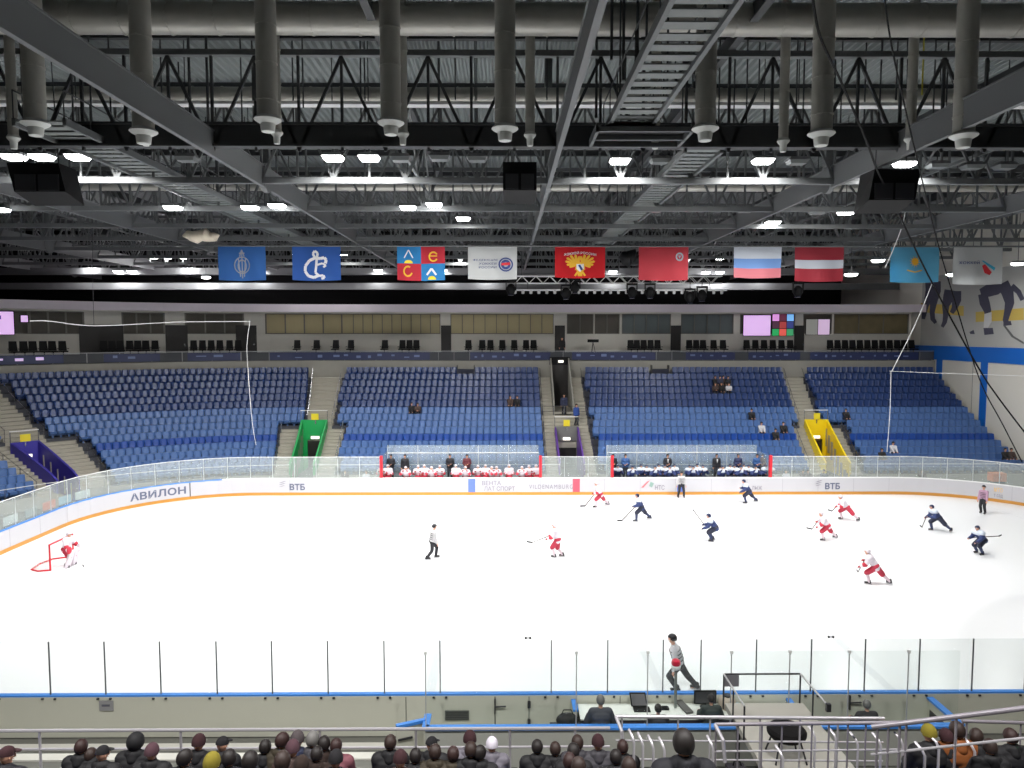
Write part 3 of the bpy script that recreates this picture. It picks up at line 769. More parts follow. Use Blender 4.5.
ey = 37.8
for q, (pa, pb, lab) in enumerate(((268, 274, 'upper'), (283, 289, 'lower'))):
    za, zb_ = atY(400, pa, ey).z, atY(400, pb, ey).z
    t = thing('edge_beam', 'long grey edge beam far back above the boxes, %s one' % lab, 'beam', (-15, ey, zb_), 0, 'edge beams above the boxes')
    MB().box(-63, 33.8, ey - .05, ey + .05, zb_, za).build('web_plate', GIRDER, t)
    MB().box(-63, 33.8, ey - .2, ey + .2, zb_ - .05, zb_).build('bottom_flange', GIRDER, t)
# ---------------------------------------------------------------- rink boards
BH = 1.17
boards = thing('rink_boards', 'white rink boards with yellow kick plate and blue cap running round the ice', 'boards', (0, 0, 0))
sweep(MB(), 0, RINK_L, 0, .04, .2, BH - .04).build('board_facing', BOARD, boards)
sweep(MB(), 0, RINK_L, -.012, .04, 0, .2).build('kick_plate', YELLOWK, boards, label='yellow kick plate')
sweep(MB(), 0, RINK_L, .04, .16, 0, BH - .04).build('board_backing', BOARDBACK, boards, label='beige grey back of the boards')
sN0 = 21.5 + A4 + 13 + A4               # where the near straight begins
def s_near(x): return sN0 + (x + 21.5)
def s_far(x): return -x
NEARCAP = MB(); sweep(NEARCAP, 24, sN0 + 43 + 9, .0, .14, BH - .05, BH + .01); NEARCAP.build('cap_rail', CAPBLUE, boards, label='blue cap rail')
c = MB(); sweep(c, -(21.5 + A4 + 6), 24, -.02, .17, BH - .04, BH + .02); c.build('cap_rail', WHITE, boards, label='white cap rail')
# panel joints
j = MB(); s = 0
while s < RINK_L: sweep(j, s - .006, s + .006, -.003, .0, .2, BH - .05); s += 2.44
j.build('panel_joint', TXTLIGHT, boards)
for x, m in ((-7.14, mat('blue line', (98, 122, 204), .4)), (0, mat('red line', (226, 84, 104), .4)), (7.14, mat('blue line', (98, 122, 204), .4))):
    sweep(MB(), s_far(x) - .24, s_far(x) + .24, -.006, 0, .2, BH - .04).build('line_marker', m, boards, label='coloured line marker on the boards')
for px in (190, 958):
    s = s_of_px(px, 20 if px < 500 else -35, 36 if px < 500 else -20)
    sweep(MB(), s - .03, s + .03, -.006, 0, .1, BH).build('gate_gap', STEELD, boards, label='dark gate gap')
def advert(txt, px0, px1, z0, z1, m, lo, hi, bold=0., spacing=1.):
    s0, s1 = s_of_px(px0, lo, hi), s_of_px(px1, lo, hi)
    def fn(u, v, q):
        p, n = rink(s0 + (s1 - s0) * u, -.012 - .008 * q); return (p.x, p.y, z0 + (z1 - z0) * v)
    return map_text(txt, fn, m, 'lettering', boards, bold, spacing)
def mark(px, z, poly, m, lo, hi, sc=1.):
    s0 = s_of_px(px, lo, hi); mb = MB()
    for pl in poly:
        def fn(u, v, q):
            p, n = rink(s0 - u * sc, -.01 - .01 * q); return (p.x, p.y, z + v * sc)
        mb.prism(pl, fn, 1)
    mb.build('logo_mark', m, boards)
advert('АВИЛОН', 130, 186, .42, .92, TXTGREY, 15, 40, .03, 1.05)
WINGS = [[(0, .1), (.35, .22), (.5, .22), (.15, .1)], [(-.02, -.03), (.3, .08), (.46, .08), (.12, -.03)], [(.02, -.16), (.3, -.07), (.42, -.07), (.14, -.16)]]
advert('ВТБ', 289.5, 305, .36, .8, TXTGREY, 0, 25, .03); mark(279, .76, WINGS, TXTLIGHT, 0, 25, 1.0)
advert('ВТБ', 825, 840, .36, .8, TXTGREY, -25, 0, .03); mark(815, .76, WINGS, TXTLIGHT, -25, 0, 1.0)
advert('ВЕНТА', 482, 501, .68, .98, TXTLIGHT, 0, 20, .01); advert('ЛАТ СПОРТ', 484, 515, .3, .6, TXTLIGHT, 0, 20, .01)
advert('VILDENAMBURG', 529, 573, .42, .72, TXTLIGHT, 0, 20, 0, 1.25)
advert('НТС', 655, 664.5, .34, .66, TXTLIGHT, -15, 0, .01)
mark(641, .5, [[(0, 0), (.16, 0), (.62, .5), (.42, .42)]], mat('logo red', (226, 120, 126), .5), -15, 0)
mark(649, .5, [[(0, .1), (.2, 0), (.34, .3), (.1, .4)]], mat('logo green grey', (140, 170, 160), .5), -15, 0)
advert('МТО', 994, 1002.5, .66, .95, mat('lettering amber', (232, 190, 110), .5), -40, -22, .012)
advert('т сад', 994, 1003, .26, .52, TXTLIGHT, -40, -22, .01)
advert('лыж', 752, 762, .32, .6, TXTLIGHT, -15, 0, 0)

# ---------------------------------------------------------------- glass panes on the boards
ZG = 2.6
def pane(s0, s1, label, group, white_top=True, post_r=.018, z1=ZG, post=True, m=None, pm=None):
    p, n = rink(s0, .08)
    t = thing('rink_glass', label, 'glass', (p.x, p.y, BH), 0, group)
    g = MB(); sweep(g, s0 + .02, s1 - .02, .075, .087, BH, z1, .8); g.build('glass', m or GLASS, t)
    if post:
        g = MB(); g.box(p.x - post_r, p.x + post_r, p.y - post_r, p.y + post_r, BH, z1); g.build('post', pm or STEELD, t)
    if white_top:
        g = MB(); sweep(g, s0, s1, .068, .094, z1, z1 + .035, .8); g.build('top_edge', WHITE, t)
    return t
near_px = [-3, 52.5, 107.5, 162.5, 218.5, 273.5, 329, 385, 440.5, 551, 607, 662, 699.5, 754.5, 809, 862.5, 916.5, 969.5, 1022]
nx_ = [atY(px, 692, -15).x for px in near_px]
nx_ = [nx_[0] - 1.53] + nx_ + [nx_[-1] + 1.53]
for q, (a, b) in enumerate(zip(nx_, nx_[1:])):
    pane(s_near(a), s_near(b), 'clear glass pane on the near boards, %s from the left edge' % nth(q + 1), 'glass panes along the near boards', False, .015, 2.66, m=GLASSN, pm=mat('post grey', (84, 86, 88), .5))
# far side, leaving the two player benches open
BX0, BX1 = 2.45, 13.3
def run(sa, sb, what, group, n):
    k = max(1, round(abs(sb - sa) / 1.48))
    for i in range(k):
        pane(sa + (sb - sa) * i / k, sa + (sb - sa) * (i + 1) / k, what % nth(i + 1), group, True, .015, pm=mat('post light', (196, 200, 202), .4, .2))
run(s_far(-BX1), 21.5 + A4 + 9.5, 'hazy glass pane beside and behind the goal, %s counting left from the white bench', 'glass panes at the goal end', 0)
run(s_far(BX0), s_far(-BX0), 'glass pane between the two players\' benches, %s counting from the right one', 'glass panes between the benches', 0)
run(s_far(21.5) - A4 - 2, s_far(BX1), 'glass pane of the far right corner, %s counting towards the blue bench', 'glass panes at the far right corner', 0)
for x, lab in ((-BX1, 'left end of the white team bench'), (-BX0, 'right end of the white team bench'), (BX0, 'left end of the blue team bench'), (BX1, 'right end of the blue team bench')):
    t = thing('padded_post', 'red padded glass end post at the %s' % lab, 'post', (x, 15.1, BH), 0, 'red padded end posts')
    MB().box(x - .09, x + .09, 15.0, 15.2, BH, ZG + .1).build('padding', RED, t, label='red padding')
    MB().box(x - .012, x + .012, 15.2, 17.6, BH - .1, ZG).build('side_glass', GLASSB, t)

# ---------------------------------------------------------------- players' benches
for sgn, lab in ((-1, 'white'), (1, 'blue')):
    xa, xb = sorted((sgn * BX0, sgn * BX1))
    t = thing('players_bench', 'long wooden players\' bench seating the %s team behind the far boards' % lab, 'bench', ((xa + xb) / 2, 16.2, .1), 0)
    MB().box(xa + .2, xb - .2, 16.0, 16.4, .9, .95).build('seat', mat('bench wood', (170, 140, 100), .6), t)
    for k in range(5):
        x = xa + .6 + (xb - xa - 1.2) * k / 4; MB().box(x - .05, x + .05, 16.05, 16.35, .5, .91).build('leg', STEELD, t)
    MB().box(xa, xb, 15.2, 17.7, -.03, .52).box(xa, xb, 16.75, 17.7, .52, .68).build('platform', FLOORM, t)
    t = thing('bench_back_glass', 'tall hazy glass screen behind the %s team bench' % lab, 'glass screen', ((xa + xb) / 2, 17.85, .4), 0)
    for k in range(5):
        x0 = xa + (xb - xa) * k / 5; x1 = xa + (xb - xa) * (k + 1) / 5
        MB().box(x0 + .01, x1 - .01, 17.84, 17.86, .4, 3.0).build('glass', GLASSB, t)
        MB().box(x0 - .02, x0 + .02, 17.82, 17.88, .4, 3.0).build('post', mat('post light', (196, 200, 202)), t)
    MB().box(xa, xb, 17.8, 17.9, 2.42, 2.47).build('hand_bar', WHITE, t)

# ---------------------------------------------------------------- things behind the glass on the left and right
for px, py, wpx, c, lab in ((17, 516, 14, (206, 214, 212), 'leftmost'), (37, 509, 12, (150, 160, 158), 'grey'), (55, 503, 14, (214, 110, 70), 'orange red'), (70, 497, 12, (150, 190, 206), 'pale blue'), (87, 491, 13, (206, 214, 212), 'white')):
    s = s_of_px(px, 25, 55, 1.3)
    hw = wpx / 2 * 46 / F * 1.25
    p, n = rink(s, .35)
    t = thing('banner_board', 'small %s banner board leaning behind the glass by the goal' % lab, 'banner', (p.x, p.y, 1.0), 0, 'small banners behind the goal')
    sweep(MB(), s - hw, s + hw, .3, .34, BH + .05, BH + .5, .5).build('board_sheet', mat('banner %s' % lab, c, .5), t)
    sweep(MB(), s - hw + .1, s - hw + .14, .34, .38, 0, BH + .4, .5).build('stake', STEELD, t)
    sweep(MB(), s + hw - .14, s + hw - .1, .34, .38, 0, BH + .4, .5).build('stake', STEELD, t)
p = atY(905, 482, 15.6)
s = s_of_px(994, -40, -20, 1.3); p, n = rink(s, 1.1)
t = thing('orange_cabinet', 'small orange box behind the far right corner glass', 'box', (p.x, p.y, 0))
MB().box(p.x - .45, p.x + .45, p.y - .3, p.y + .3, 1.2, 1.75).build('case', mat('orange paint', (224, 120, 52), .5), t)
MB().box(p.x - .4, p.x + .4, p.y - .25, p.y + .25, 0, 1.2).build('pedestal', STEELD, t)
MB().box(p.x - .1, p.x + .1, p.y - .33, p.y - .3, 1.45, 1.5).build('handle', STEELD, t)

# ---------------------------------------------------------------- goal
t = thing('hockey_goal', 'red framed hockey goal with white net at the left end', 'goal', (-26, 0, 0))
g = MB()
g.tube([(-26, -.915, 0), (-26, -.915, 1.22), (-26, .915, 1.22), (-26, .915, 0)], .045, 8); g.build('goal_frame', RED, t, smooth=True)
b = MB(); b.tube([(-26, -.915, .03), (-26.5, -1.05, .03), (-26.95, -.8, .03), (-27.1, 0, .03), (-26.95, .8, .03), (-26.5, 1.05, .03), (-26, .915, .03)], .04, 8)
b.build('base_frame', RED, t, smooth=True)
n_ = MB(); base = [(-26, -.915), (-26.5, -1.05), (-26.95, -.8), (-27.1, 0), (-26.95, .8), (-26.5, 1.05), (-26, .915)]
top = [(-26, -.915), (-26.25, -.95), (-26.45, -.75), (-26.5, 0), (-26.45, .75), (-26.25, .95), (-26, .915)]
def lerp(P, f):
    f *= len(P) - 1; i = min(int(f), len(P) - 2); k = f - i; return (P[i][0] * (1 - k) + P[i + 1][0] * k, P[i][1] * (1 - k) + P[i + 1][1] * k)
for i in range(31):
    a, c = lerp(base, i / 30), lerp(top, i / 30); n_.tube([(a[0], a[1], .03), (c[0], c[1], 1.2)], .007, 3)
for k in range(1, 12):
    f = k / 12; n_.tube([(lerp(base, i / 20)[0] * (1 - f) + lerp(top, i / 20)[0] * f, lerp(base, i / 20)[1] * (1 - f) + lerp(top, i / 20)[1] * f, .03 + 1.17 * f) for i in range(21)], .007, 3)
for k in range(13):
    y = -.9 + 1.8 * k / 12; n_.tube([(-26, y, 1.22), (-26.46, y, 1.2)], .007, 3)
n_.build('net', mat('net cord', (226, 226, 220), .7), t)
b = MB(); b.tube([(-26.0, -.3, .42), (-26.95, -.1, .42)], .03, 6); 

# ---------------------------------------------------------------- penalty boxes and scorer's table on the near side
PB0, PB1, PBY = -6.85, 6.85, -16.6
t = thing('box_barrier', 'low rear barrier with blue cap behind the penalty boxes and scorers', 'barrier', (0, PBY, 0))
MB().box(PB0, PB1, PBY - .05, PBY + .05, 0, 1.0).build('barrier_panel', mat('barrier grey', (176, 177, 170), .5), t)
MB().box(PB0, PB1, PBY - .1, PBY + .1, 1.0, 1.06).build('cap_rail', CAPBLUE, t, label='blue cap rail')
for x in (PB0, PB1):
    ye = -15.95 if x < 0 else -15.17
    MB().box(x - .05, x + .05, -16.6, ye, 0, 1.0).build('side_panel', BOARDBACK, t)
    MB().box(x - .09, x + .09, -16.6, ye, 1.0, 1.06).build('cap_rail', CAPBLUE, t, label='blue cap rail')
    MB().box(x - .054, x + .054, -16.4, ye - .1, .55, .75).build('side_vent', STEELD, t)
for x in (-2.95, 2.95):
    MB().box(x - .04, x + .04, -15.75, -15.17, 0, .98).build('divider', BOARDBACK, t)
    MB().box(x - .07, x + .07, -15.75, -15.17, .98, 1.04).build('cap_rail', CAPBLUE, t, label='blue cap rail')
px_list = [(426, 'leftmost'), (576, 'second from the left'), (647, 'third from the left'), (730, 'fourth'), (788, 'fifth'), (847, 'sixth'), (906, 'seventh')]
xs = [atY(px, 727, PBY).x for px, _ in px_list] + [PB1 - .1]
for (px, lab), a, b in zip(px_list, xs, xs[1:]):
    t = thing('rear_glass', 'tall glass pane standing on the rear barrier of the scorers\' area, %s' % lab, 'glass', (a, PBY, 1.06), 0, 'glass panes on the rear barrier')
    MB().box(a + .02, b - .02, PBY - .006, PBY + .006, 1.06, 3.0).build('glass', glass_mat('rear glass', (205, 214, 212), .01, .015) if 'rear glass' not in MATS else MATS['rear glass'], t)
    MB().box(a - .012, a + .012, PBY - .012, PBY + .012, 1.06, 3.0).build('post', mat('post pale', (170, 172, 174), .4), t)
    MB().box(a - .035, a + .035, PBY - .03, PBY + .03, 2.94, 3.02).build('clip', WHITE, t)
# gates, latches and vents on the back of the near boards
def latch(x, z, lab):
    t = thing('gate_latch', lab, 'latch', (x, -15.17, z), 0)
    MB().box(x - .02, x + .02, -15.22, -15.16, z - .2, z + .2).build('latch_plate', STEELD, t)
    MB().tube([(x, -15.22, z), (x + .3, -15.24, z + .02)], .022, 6).build('lever', STEELD, t)
xg = atY(495, 706, -15.17).x
latch(xg, atY(495, 706, -15.17).z, 'steel lever latch on the back of the penalty box gate')
p = atY(853, 702, -15.17); latch(p.x - .1, p.z, 'steel lever latch beside the grey haired man in dark jacket')
g = MB(); g.box(xg - .012, xg + .012, -15.172, -15.16, .05, BH - .06)
for px in (406, 529, 620):
    x = atY(px, 710, -15.17).x; g.box(x - .008, x + .008, -15.172, -15.16, .05, BH - .06)
g.build('gate_gap', STEELD, boards)
for px, py in ((529, 704), (529, 722)):
    p = atY(px, py, -15.17); tag(MB().box(p.x - .04, p.x + .04, -15.23, -15.165, p.z - .09, p.z + .09).build('hinge', STEELD, org=p), 'dark gate hinge on the near boards, %s one' % ('upper' if py < 710 else 'lower'), 'hinge', 'gate hinges')
p = atY(457, 715, -15.17)
t = thing('vent_plate', 'grey slotted plate on the boards inside the left penalty box', 'vent', (p.x, -15.17, p.z))
MB().box(p.x - .33, p.x + .33, -15.2, -15.165, p.z - .13, p.z + .13).build('plate', mat('vent grey', (96, 98, 92), .6), t)
v = MB()
for k in range(5): v.box(p.x - .3, p.x + .3, -15.21, -15.195, p.z - .11 + .05 * k, p.z - .09 + .05 * k)
v.build('louvre', STEELD, t)
p = atY(106.5, 705.5, -15.17)
t = thing('notice_plate', 'small grey notice plate fixed to the back of the near boards', 'plate', (p.x, -15.17, p.z))
MB().box(p.x - .19, p.x + .19, -15.19, -15.165, p.z - .14, p.z + .14).build('plate', mat('notice grey', (150, 150, 152), .5), t)
MB().box(p.x - .12, p.x + .1, -15.195, -15.188, p.z - .02, p.z + .04).build('print', mat('notice print', (96, 96, 110), .5), t)
bl = MB(); k = 0
for a in nx_:
    for dx in (-.17, .17): bl.box(a + dx - .03, a + dx + .03, -15.2, -15.16, BH - .09, BH - .05)
bl.build('post_bolt', STEELD, boards)
xl = atY(413, 714, -16.3).x
t = thing('open_gate', 'small open gate with blue top beside the left penalty box', 'gate', (xl, -16.0, 0))
q0, q1 = Vector((PB0 - .75, -16.55, 0)), Vector((PB0 - .05, -16.25, 0))
MB().bar(q0 + Vector((0, 0, .52)), q1 + Vector((0, 0, .52)), .05, 1.0).build('gate_panel', BOARDBACK, t)
MB().bar(q0 + Vector((0, 0, 1.04)), q1 + Vector((0, 0, 1.04)), .12, .08).build('cap_rail', CAPBLUE, t, label='blue cap rail')
MB().bar(q0 + Vector((.05, -.05, .7)), q0 + Vector((.4, .1, .7)), .03, .05).build('latch', STEELD, t)
# scorer's table
t = thing('scorers_table', 'long white scorers\' table behind the near boards', 'table', (-.1, -15.7, 0))
TZ = .93
MB().box(-2.85, 2.85, -16.02, -15.22, TZ - .04, TZ).build('tabletop', mat('table top white', (240, 242, 236), .4), t)
MB().box(-2.8, 2.8, -15.98, -15.94, .35, TZ - .04).build('modesty_panel', mat('panel aubergine', (56, 48, 66), .5), t)
for x in (-2.75, -.9, .9, 2.75): MB().box(x - .03, x + .03, -15.9, -15.3, 0, TZ - .04).build('leg', STEELD, t)
def on_table(px, py, z=TZ): return atZ(px, py, z)
p = on_table(641, 710); t = thing('laptop', 'open black laptop on the white scorers\' table', 'laptop', p)
MB().box(p.x - .2, p.x + .24, p.y - .12, p.y + .14, TZ, TZ + .025).build('keyboard_deck', BLACKP, t)
MB().hexa([(p.x - .24, p.y + .13, TZ + .03), (p.x + .2, p.y + .13, TZ + .03), (p.x + .2, p.y + .15, TZ + .03), (p.x - .24, p.y + .15, TZ + .03), (p.x - .28, p.y + .24, TZ + .36), (p.x + .16, p.y + .24, TZ + .36), (p.x + .16, p.y + .26, TZ + .36), (p.x - .28, p.y + .26, TZ + .36)]).build('lid', BLACKP, t)
MB().hexa([(p.x - .21, p.y + .122, TZ + .06), (p.x + .17, p.y + .122, TZ + .06), (p.x + .17, p.y + .13, TZ + .06), (p.x - .21, p.y + .13, TZ + .06), (p.x - .245, p.y + .222, TZ + .33), (p.x + .13, p.y + .222, TZ + .33), (p.x + .13, p.y + .23, TZ + .33), (p.x - .245, p.y + .23, TZ + .33)]).build('screen', mat('laptop screen grey', (120, 118, 122), .25), t)
p = on_table(705, 707); t = thing('monitor', 'dark flat monitor on the scorers\' table right of the red lamp', 'monitor', p)
MB().box(p.x - .3, p.x + .3, p.y - .02, p.y + .03, TZ + .1, TZ + .46).build('bezel', BLACKP, t)
MB().box(p.x - .27, p.x + .27, p.y - .03, p.y - .02, TZ + .13, TZ + .43).build('screen', mat('monitor screen dark', (70, 70, 74), .2), t)
MB().lathe([(.14, 0), (.14, .015), (.03, .03), (.03, .12)], (p.x, p.y, TZ), 14).build('stand', BLACKP, t)
p = on_table(727, 708); t = thing('plastic_drum', 'rounded pale plastic drum beside the monitor on the scorers\' table', 'drum', p)
MB().lathe([(.18, 0), (.22, .05), (.24, .18), (.2, .28), (.12, .33)], (p.x, p.y, TZ), 18).build('body', mat('drum beige', (190, 176, 160), .5), t, smooth=True)
MB().lathe([(.1, .33), (.1, .37), (.04, .38)], (p.x, p.y, TZ), 14).build('lid', STEELD, t)
p0 = on_table(690, 714); p1 = on_table(676, 700)
o = MB().bar((p0.x, p0.y, TZ + .03), (p1.x, p1.y, TZ + .05), .2, .05).build('dark_plank', mat('plank dark', (92, 90, 88), .6), org=p0); tag(o, 'dark flat plank lying across the scorers\' table', 'plank')
q = atY(676, 664, -15.45); t = thing('goal_lamp', 'red signal lamp on a grey pole standing at the scorers\' table', 'lamp', (q.x, q.y, TZ))
MB().tube([(q.x, q.y, TZ), (q.x, q.y, q.z - .12)], .04, 8).build('pole', mat('pole grey green', (120, 126, 122), .5), t)
MB().lathe([(.06, -.16), (.12, -.12), (.13, -.06), (.11, -.02)], (q.x, q.y, q.z), 14).build('collar', WHITE, t)
MB().lathe([(.11, -.03), (.13, .03), (.11, .1), (.05, .14), (.01, .15)], (q.x, q.y, q.z), 14).build('lamp_dome', mat('lamp red', (206, 24, 60), .3), t, smooth=True)
for px, py, c, lab in ((665, 709, BLACKP, 'small black telephone on the scorers\' table beside the seated man\'s head'), (736, 706, mat('paper blue', (160, 196, 220), .5), 'small pale blue paper stack at the right end of the scorers\' table')):
    p = on_table(px, py); o = MB().box(p.x - .1, p.x + .1, p.y - .07, p.y + .07, TZ, TZ + .05).box(p.x - .08, p.x + .06, p.y - .05, p.y + .05, TZ + .05, TZ + .07).build('telephone' if c is BLACKP else 'paper_stack', c, org=(p.x, p.y, TZ)); tag(o, lab, 'telephone' if c is BLACKP else 'paper')
p = atY(567, 726, -16.0)
t = thing('kit_bag', 'small dark kit bag on the floor of the left penalty box', 'bag', (p.x, -16.2, 0))
MB().sphere((p.x, -16.1, .95), .25, 12, 8, (1.2, .7, .75)).build('bag_body', BLACK, t, smooth=True)
MB().box(p.x - .45, p.x + .45, -16.3, -15.9, 0, .78).build('stool_base', STEELD, t)
MB().tube([(p.x - .15, -16.1, 1.1), (p.x - .1, -16.1, 1.22), (p.x + .1, -16.1, 1.22), (p.x + .15, -16.1, 1.1)], .015, 6).build('handle', BLACKP, t)
for px, py in ((528, 638), (831, 637)):
    p = atY(px, py, -15.08); t = thing('glass_clamp', 'tiny black double clamp on top of the near glass, %s one' % ('left' if px < 600 else 'right'), 'clamp', p, 0, 'glass clamps')
    MB().sphere((p.x - .06, p.y, p.z), .035, 8, 5).build('jaw', BLACKP, t); MB().sphere((p.x + .06, p.y, p.z), .035, 8, 5).build('jaw', BLACKP, t)
    MB().tube([(p.x - .06, p.y, p.z), (p.x + .06, p.y, p.z)], .012, 6).build('clamp_bar', STEELD, t)

# ---------------------------------------------------------------- entrance trenches through the seats
def trench(key, col, m, nm, door=True, lit=True):
    a, b = TRIN[key]; rb = ROWR[SPLIT - (key in ('purple', 'centre'))] - .3; mw = CONCD if key == 'centre' else m; ck = .04 if key == 'centre' else .18
    t = thing('entrance_tunnel', '%s walled entrance tunnel cut through the far seats' % nm, 'entrance', tuple(stand((a + b) / 2, R0)[0]), 0, None)
    rf = R0 - .45; zf0 = ROWZ[0] + .85; zb0 = ROWZ[SPLIT - 1 - (key in ('purple', 'centre'))] + .95; f0 = .25
    for s0, s1 in ((a - .1, a + .02), (b - .02, b + .1)):
        mb = MB(); n = 6
        for i in range(n):
            u0, u1 = i / n, (i + 1) / n
            ra, rc = rf + (rb - rf) * u0, rf + (rb - rf) * u1
            za, zc = zf0 + (zb0 - zf0) * u0, zf0 + (zb0 - zf0) * u1
            P = [stand(s0 + sk(key, ra), ra)[0], stand(s1 + sk(key, ra), ra)[0], stand(s1 + sk(key, rc), rc)[0], stand(s0 + sk(key, rc), rc)[0]]
            mb.hexa([(P[0].x, P[0].y, 0), (P[1].x, P[1].y, 0), (P[2].x, P[2].y, 0), (P[3].x, P[3].y, 0), (P[0].x, P[0].y, za), (P[1].x, P[1].y, za), (P[2].x, P[2].y, zc), (P[3].x, P[3].y, zc)])
        mb.build('side_wall', m, t)
    dz = f0 + 2.25; w_ = (b - a)
    a, b = a + sk(key, rb), b + sk(key, rb)
    mb = MB(); sweep(mb, a - .1, b + .1, rb - .14, rb, dz, zb0, 1, stand); mb.build('back_wall', mw, t)
    for c0, c1 in ((a, a + w_ * ck), (b - w_ * ck, b)): sweep(MB(), c0, c1, rb - .14, rb, 0, dz, 1, stand).build('door_cheek', mw, t)
    mb = MB(); sweep(mb, a + w_ * ck, b - w_ * ck, rb + .02, rb + .06, f0, dz, 1, stand); mb.build('door_leaf', mat('door dark', (34, 31, 30)), t)
    mb = MB(); sweep(mb, a + sk(key, R0 + 2) - sk(key, rb), b + sk(key, R0 + 2) - sk(key, rb), rf, rb, 0, f0, 1, stand); mb.build('tunnel_floor', CONCD, t)
    c = (a + b) / 2
    e = thing('exit_sign', 'small lit white exit sign above the %s tunnel door' % nm, 'sign', tuple(stand(c, rb - .2)[0] + Vector((0, 0, dz + .1))), 0, 'lit exit signs')
    mb = MB(); sweep(mb, c - .3, c + .3, rb - .22, rb - .145, dz + .06, dz + .3, 1, stand); mb.build('sign_case', WHITE, e)
    mb = MB(); sweep(mb, c - .27, c + .27, rb - .235, rb - .222, dz + .08, dz + .28, 1, stand); mb.build('sign_face', mat('exit sign glow', (255, 246, 230), emit=1.6), e)
    # rail and yellow notice over the back wall
    r = thing('guard_rail', 'steel guard rail across the top of the %s tunnel' % nm, 'rail', tuple(stand(c, rb)[0] + Vector((0, 0, zb0))), 0, 'rails over the tunnels')
    mb = MB(); mb.tube([tuple(stand(a - .1, rb)[0] + Vector((0, 0, zb0 + .75))), tuple(stand(b + .1, rb)[0] + Vector((0, 0, zb0 + .75)))], .03, 6); mb.build('top_tube', WHITE, r)
    for s in (a - .08, b + .08): MB().tube([tuple(stand(s, rb)[0] + Vector((0, 0, zb0 - .3))), tuple(stand(s, rb)[0] + Vector((0, 0, zb0 + .75)))], .025, 6).build('post', STEEL, r)
    y = thing('sector_sign', 'small yellow sector sign above the %s tunnel' % nm, 'sign', tuple(stand(c, rb)[0] + Vector((0, 0, zb0 + .1))), 0, 'yellow sector signs')
    mb = MB(); sweep(mb, c - .25, c + .25, rb - .2, rb - .17, zb0 + .02, zb0 + .52, 1, stand); mb.build('sign_plate', mat('sign yellow', (226, 206, 40), .5), y)
    mb = MB(); sweep(mb, c - .03, c + .03, rb - .17, rb - .12, zb0 - .3, zb0 + .5, 1, stand); mb.build('sign_post', STEEL, y)
    return t
trench('purple', '', mat('tunnel indigo', (56, 48, 150), .5), 'dark blue')
trench('green', '', mat('tunnel green', (20, 160, 84), .5), 'green')
trench('centre', '', mat('tunnel violet', (96, 62, 146), .5), 'violet framed')
trench('gold', '', mat('tunnel yellow', (236, 206, 18), .5), 'yellow')
# upper tunnel in the middle
rb = 31.2
t = thing('upper_entrance', 'grey upper entrance with dark doorway high in the middle of the seats', 'entrance', (0, 29, ROWZ[9]))
for x in (-.85, .75): 
    MB().hexa([(x, 26.2, ROWZ[8]), (x + .1, 26.2, ROWZ[8]), (x + .1, rb, ROWZ[9]), (x, rb, ROWZ[9]), (x, 26.2, ROWZ[9] + .7), (x + .1, 26.2, ROWZ[9] + .7), (x + .1, rb, 8.9), (x, rb, 8.9)]).build('side_wall', CONC, t)
MB().box(-.75, .75, rb - .05, rb, ROWZ[9], 8.2).build('doorway', mat('door dark', (34, 31, 30)), t)
MB().box(-.9, .9, rb - .12, rb - .02, 8.2, 8.9).build('lintel', BLACKP, t)
MB().box(-.75, .75, 26.2, rb, ROWZ[9] - .2, ROWZ[9]).build('landing', STEP, t)
e = thing('exit_sign', 'small lit white exit sign above the upper middle doorway', 'sign', (.1, rb - .15, 8.5), 0, 'lit exit signs')
MB().box(-.15, .35, rb - .18, rb - .13, 8.4, 8.62).build('sign_case', WHITE, e); MB().box(-.12, .32, rb - .2, rb - .18, 8.42, 8.6).build('sign_face', MATS['exit sign glow'], e)
t = thing('guard_rail', 'steel guard rail with posts across the middle stairs below the upper entrance', 'rail', (0, 25.6, ROWZ[8]), 0)
MB().tube([(-1.8, 25.6, ROWZ[8] + 1.0), (1.8, 25.6, ROWZ[8] + 1.0)], .03, 6).tube([(-1.8, 25.6, ROWZ[8] + .55), (1.8, 25.6, ROWZ[8] + .55)], .025, 6).build('top_tube', STEEL, t)
for k in range(5): MB().tube([(-1.8 + .9 * k, 25.6, ROWZ[8] - .4), (-1.8 + .9 * k, 25.6, ROWZ[8] + 1.0)], .025, 6).build('post', STEEL, t)
# aisle handrails
def aisle_rail(s, i0, i1, lab, key=''):
    A = [stand(s + sk(key, ROWR[i]), ROWR[i])[0] + Vector((0, 0, ROWZ[i])) for i in range(i0, i1 + 1)]
    t = thing('aisle_handrail', lab, 'handrail', tuple(A[0]), 0, 'aisle handrails')
    MB().tube([p + Vector((0, 0, .85)) for p in A], .022, 6).build('top_tube', STEEL, t)
    for p in A[::2]: MB().tube([p, p + Vector((0, 0, .85))], .018, 6).build('post', STEEL, t)
NMS = {'purple': 'dark blue', 'green': 'green', 'centre': 'middle', 'gold': 'yellow'}
for k in TREN:
    for side, s in (('left', TREN[k][0] + .05), ('right', TREN[k][1] - .05)):
        aisle_rail(s, 0, SPLIT - 1, 'thin steel handrail on the %s side of the lower %s tunnel stairs' % (side, NMS[k]), k)
    for side, s in (('left', AISLE[k][0] + .05), ('right', AISLE[k][1] - .05)):
        aisle_rail(s, SPLIT, NROW - 1, 'thin steel handrail on the %s side of the upper stairs above the %s tunnel' % (side, NMS[k]), k)
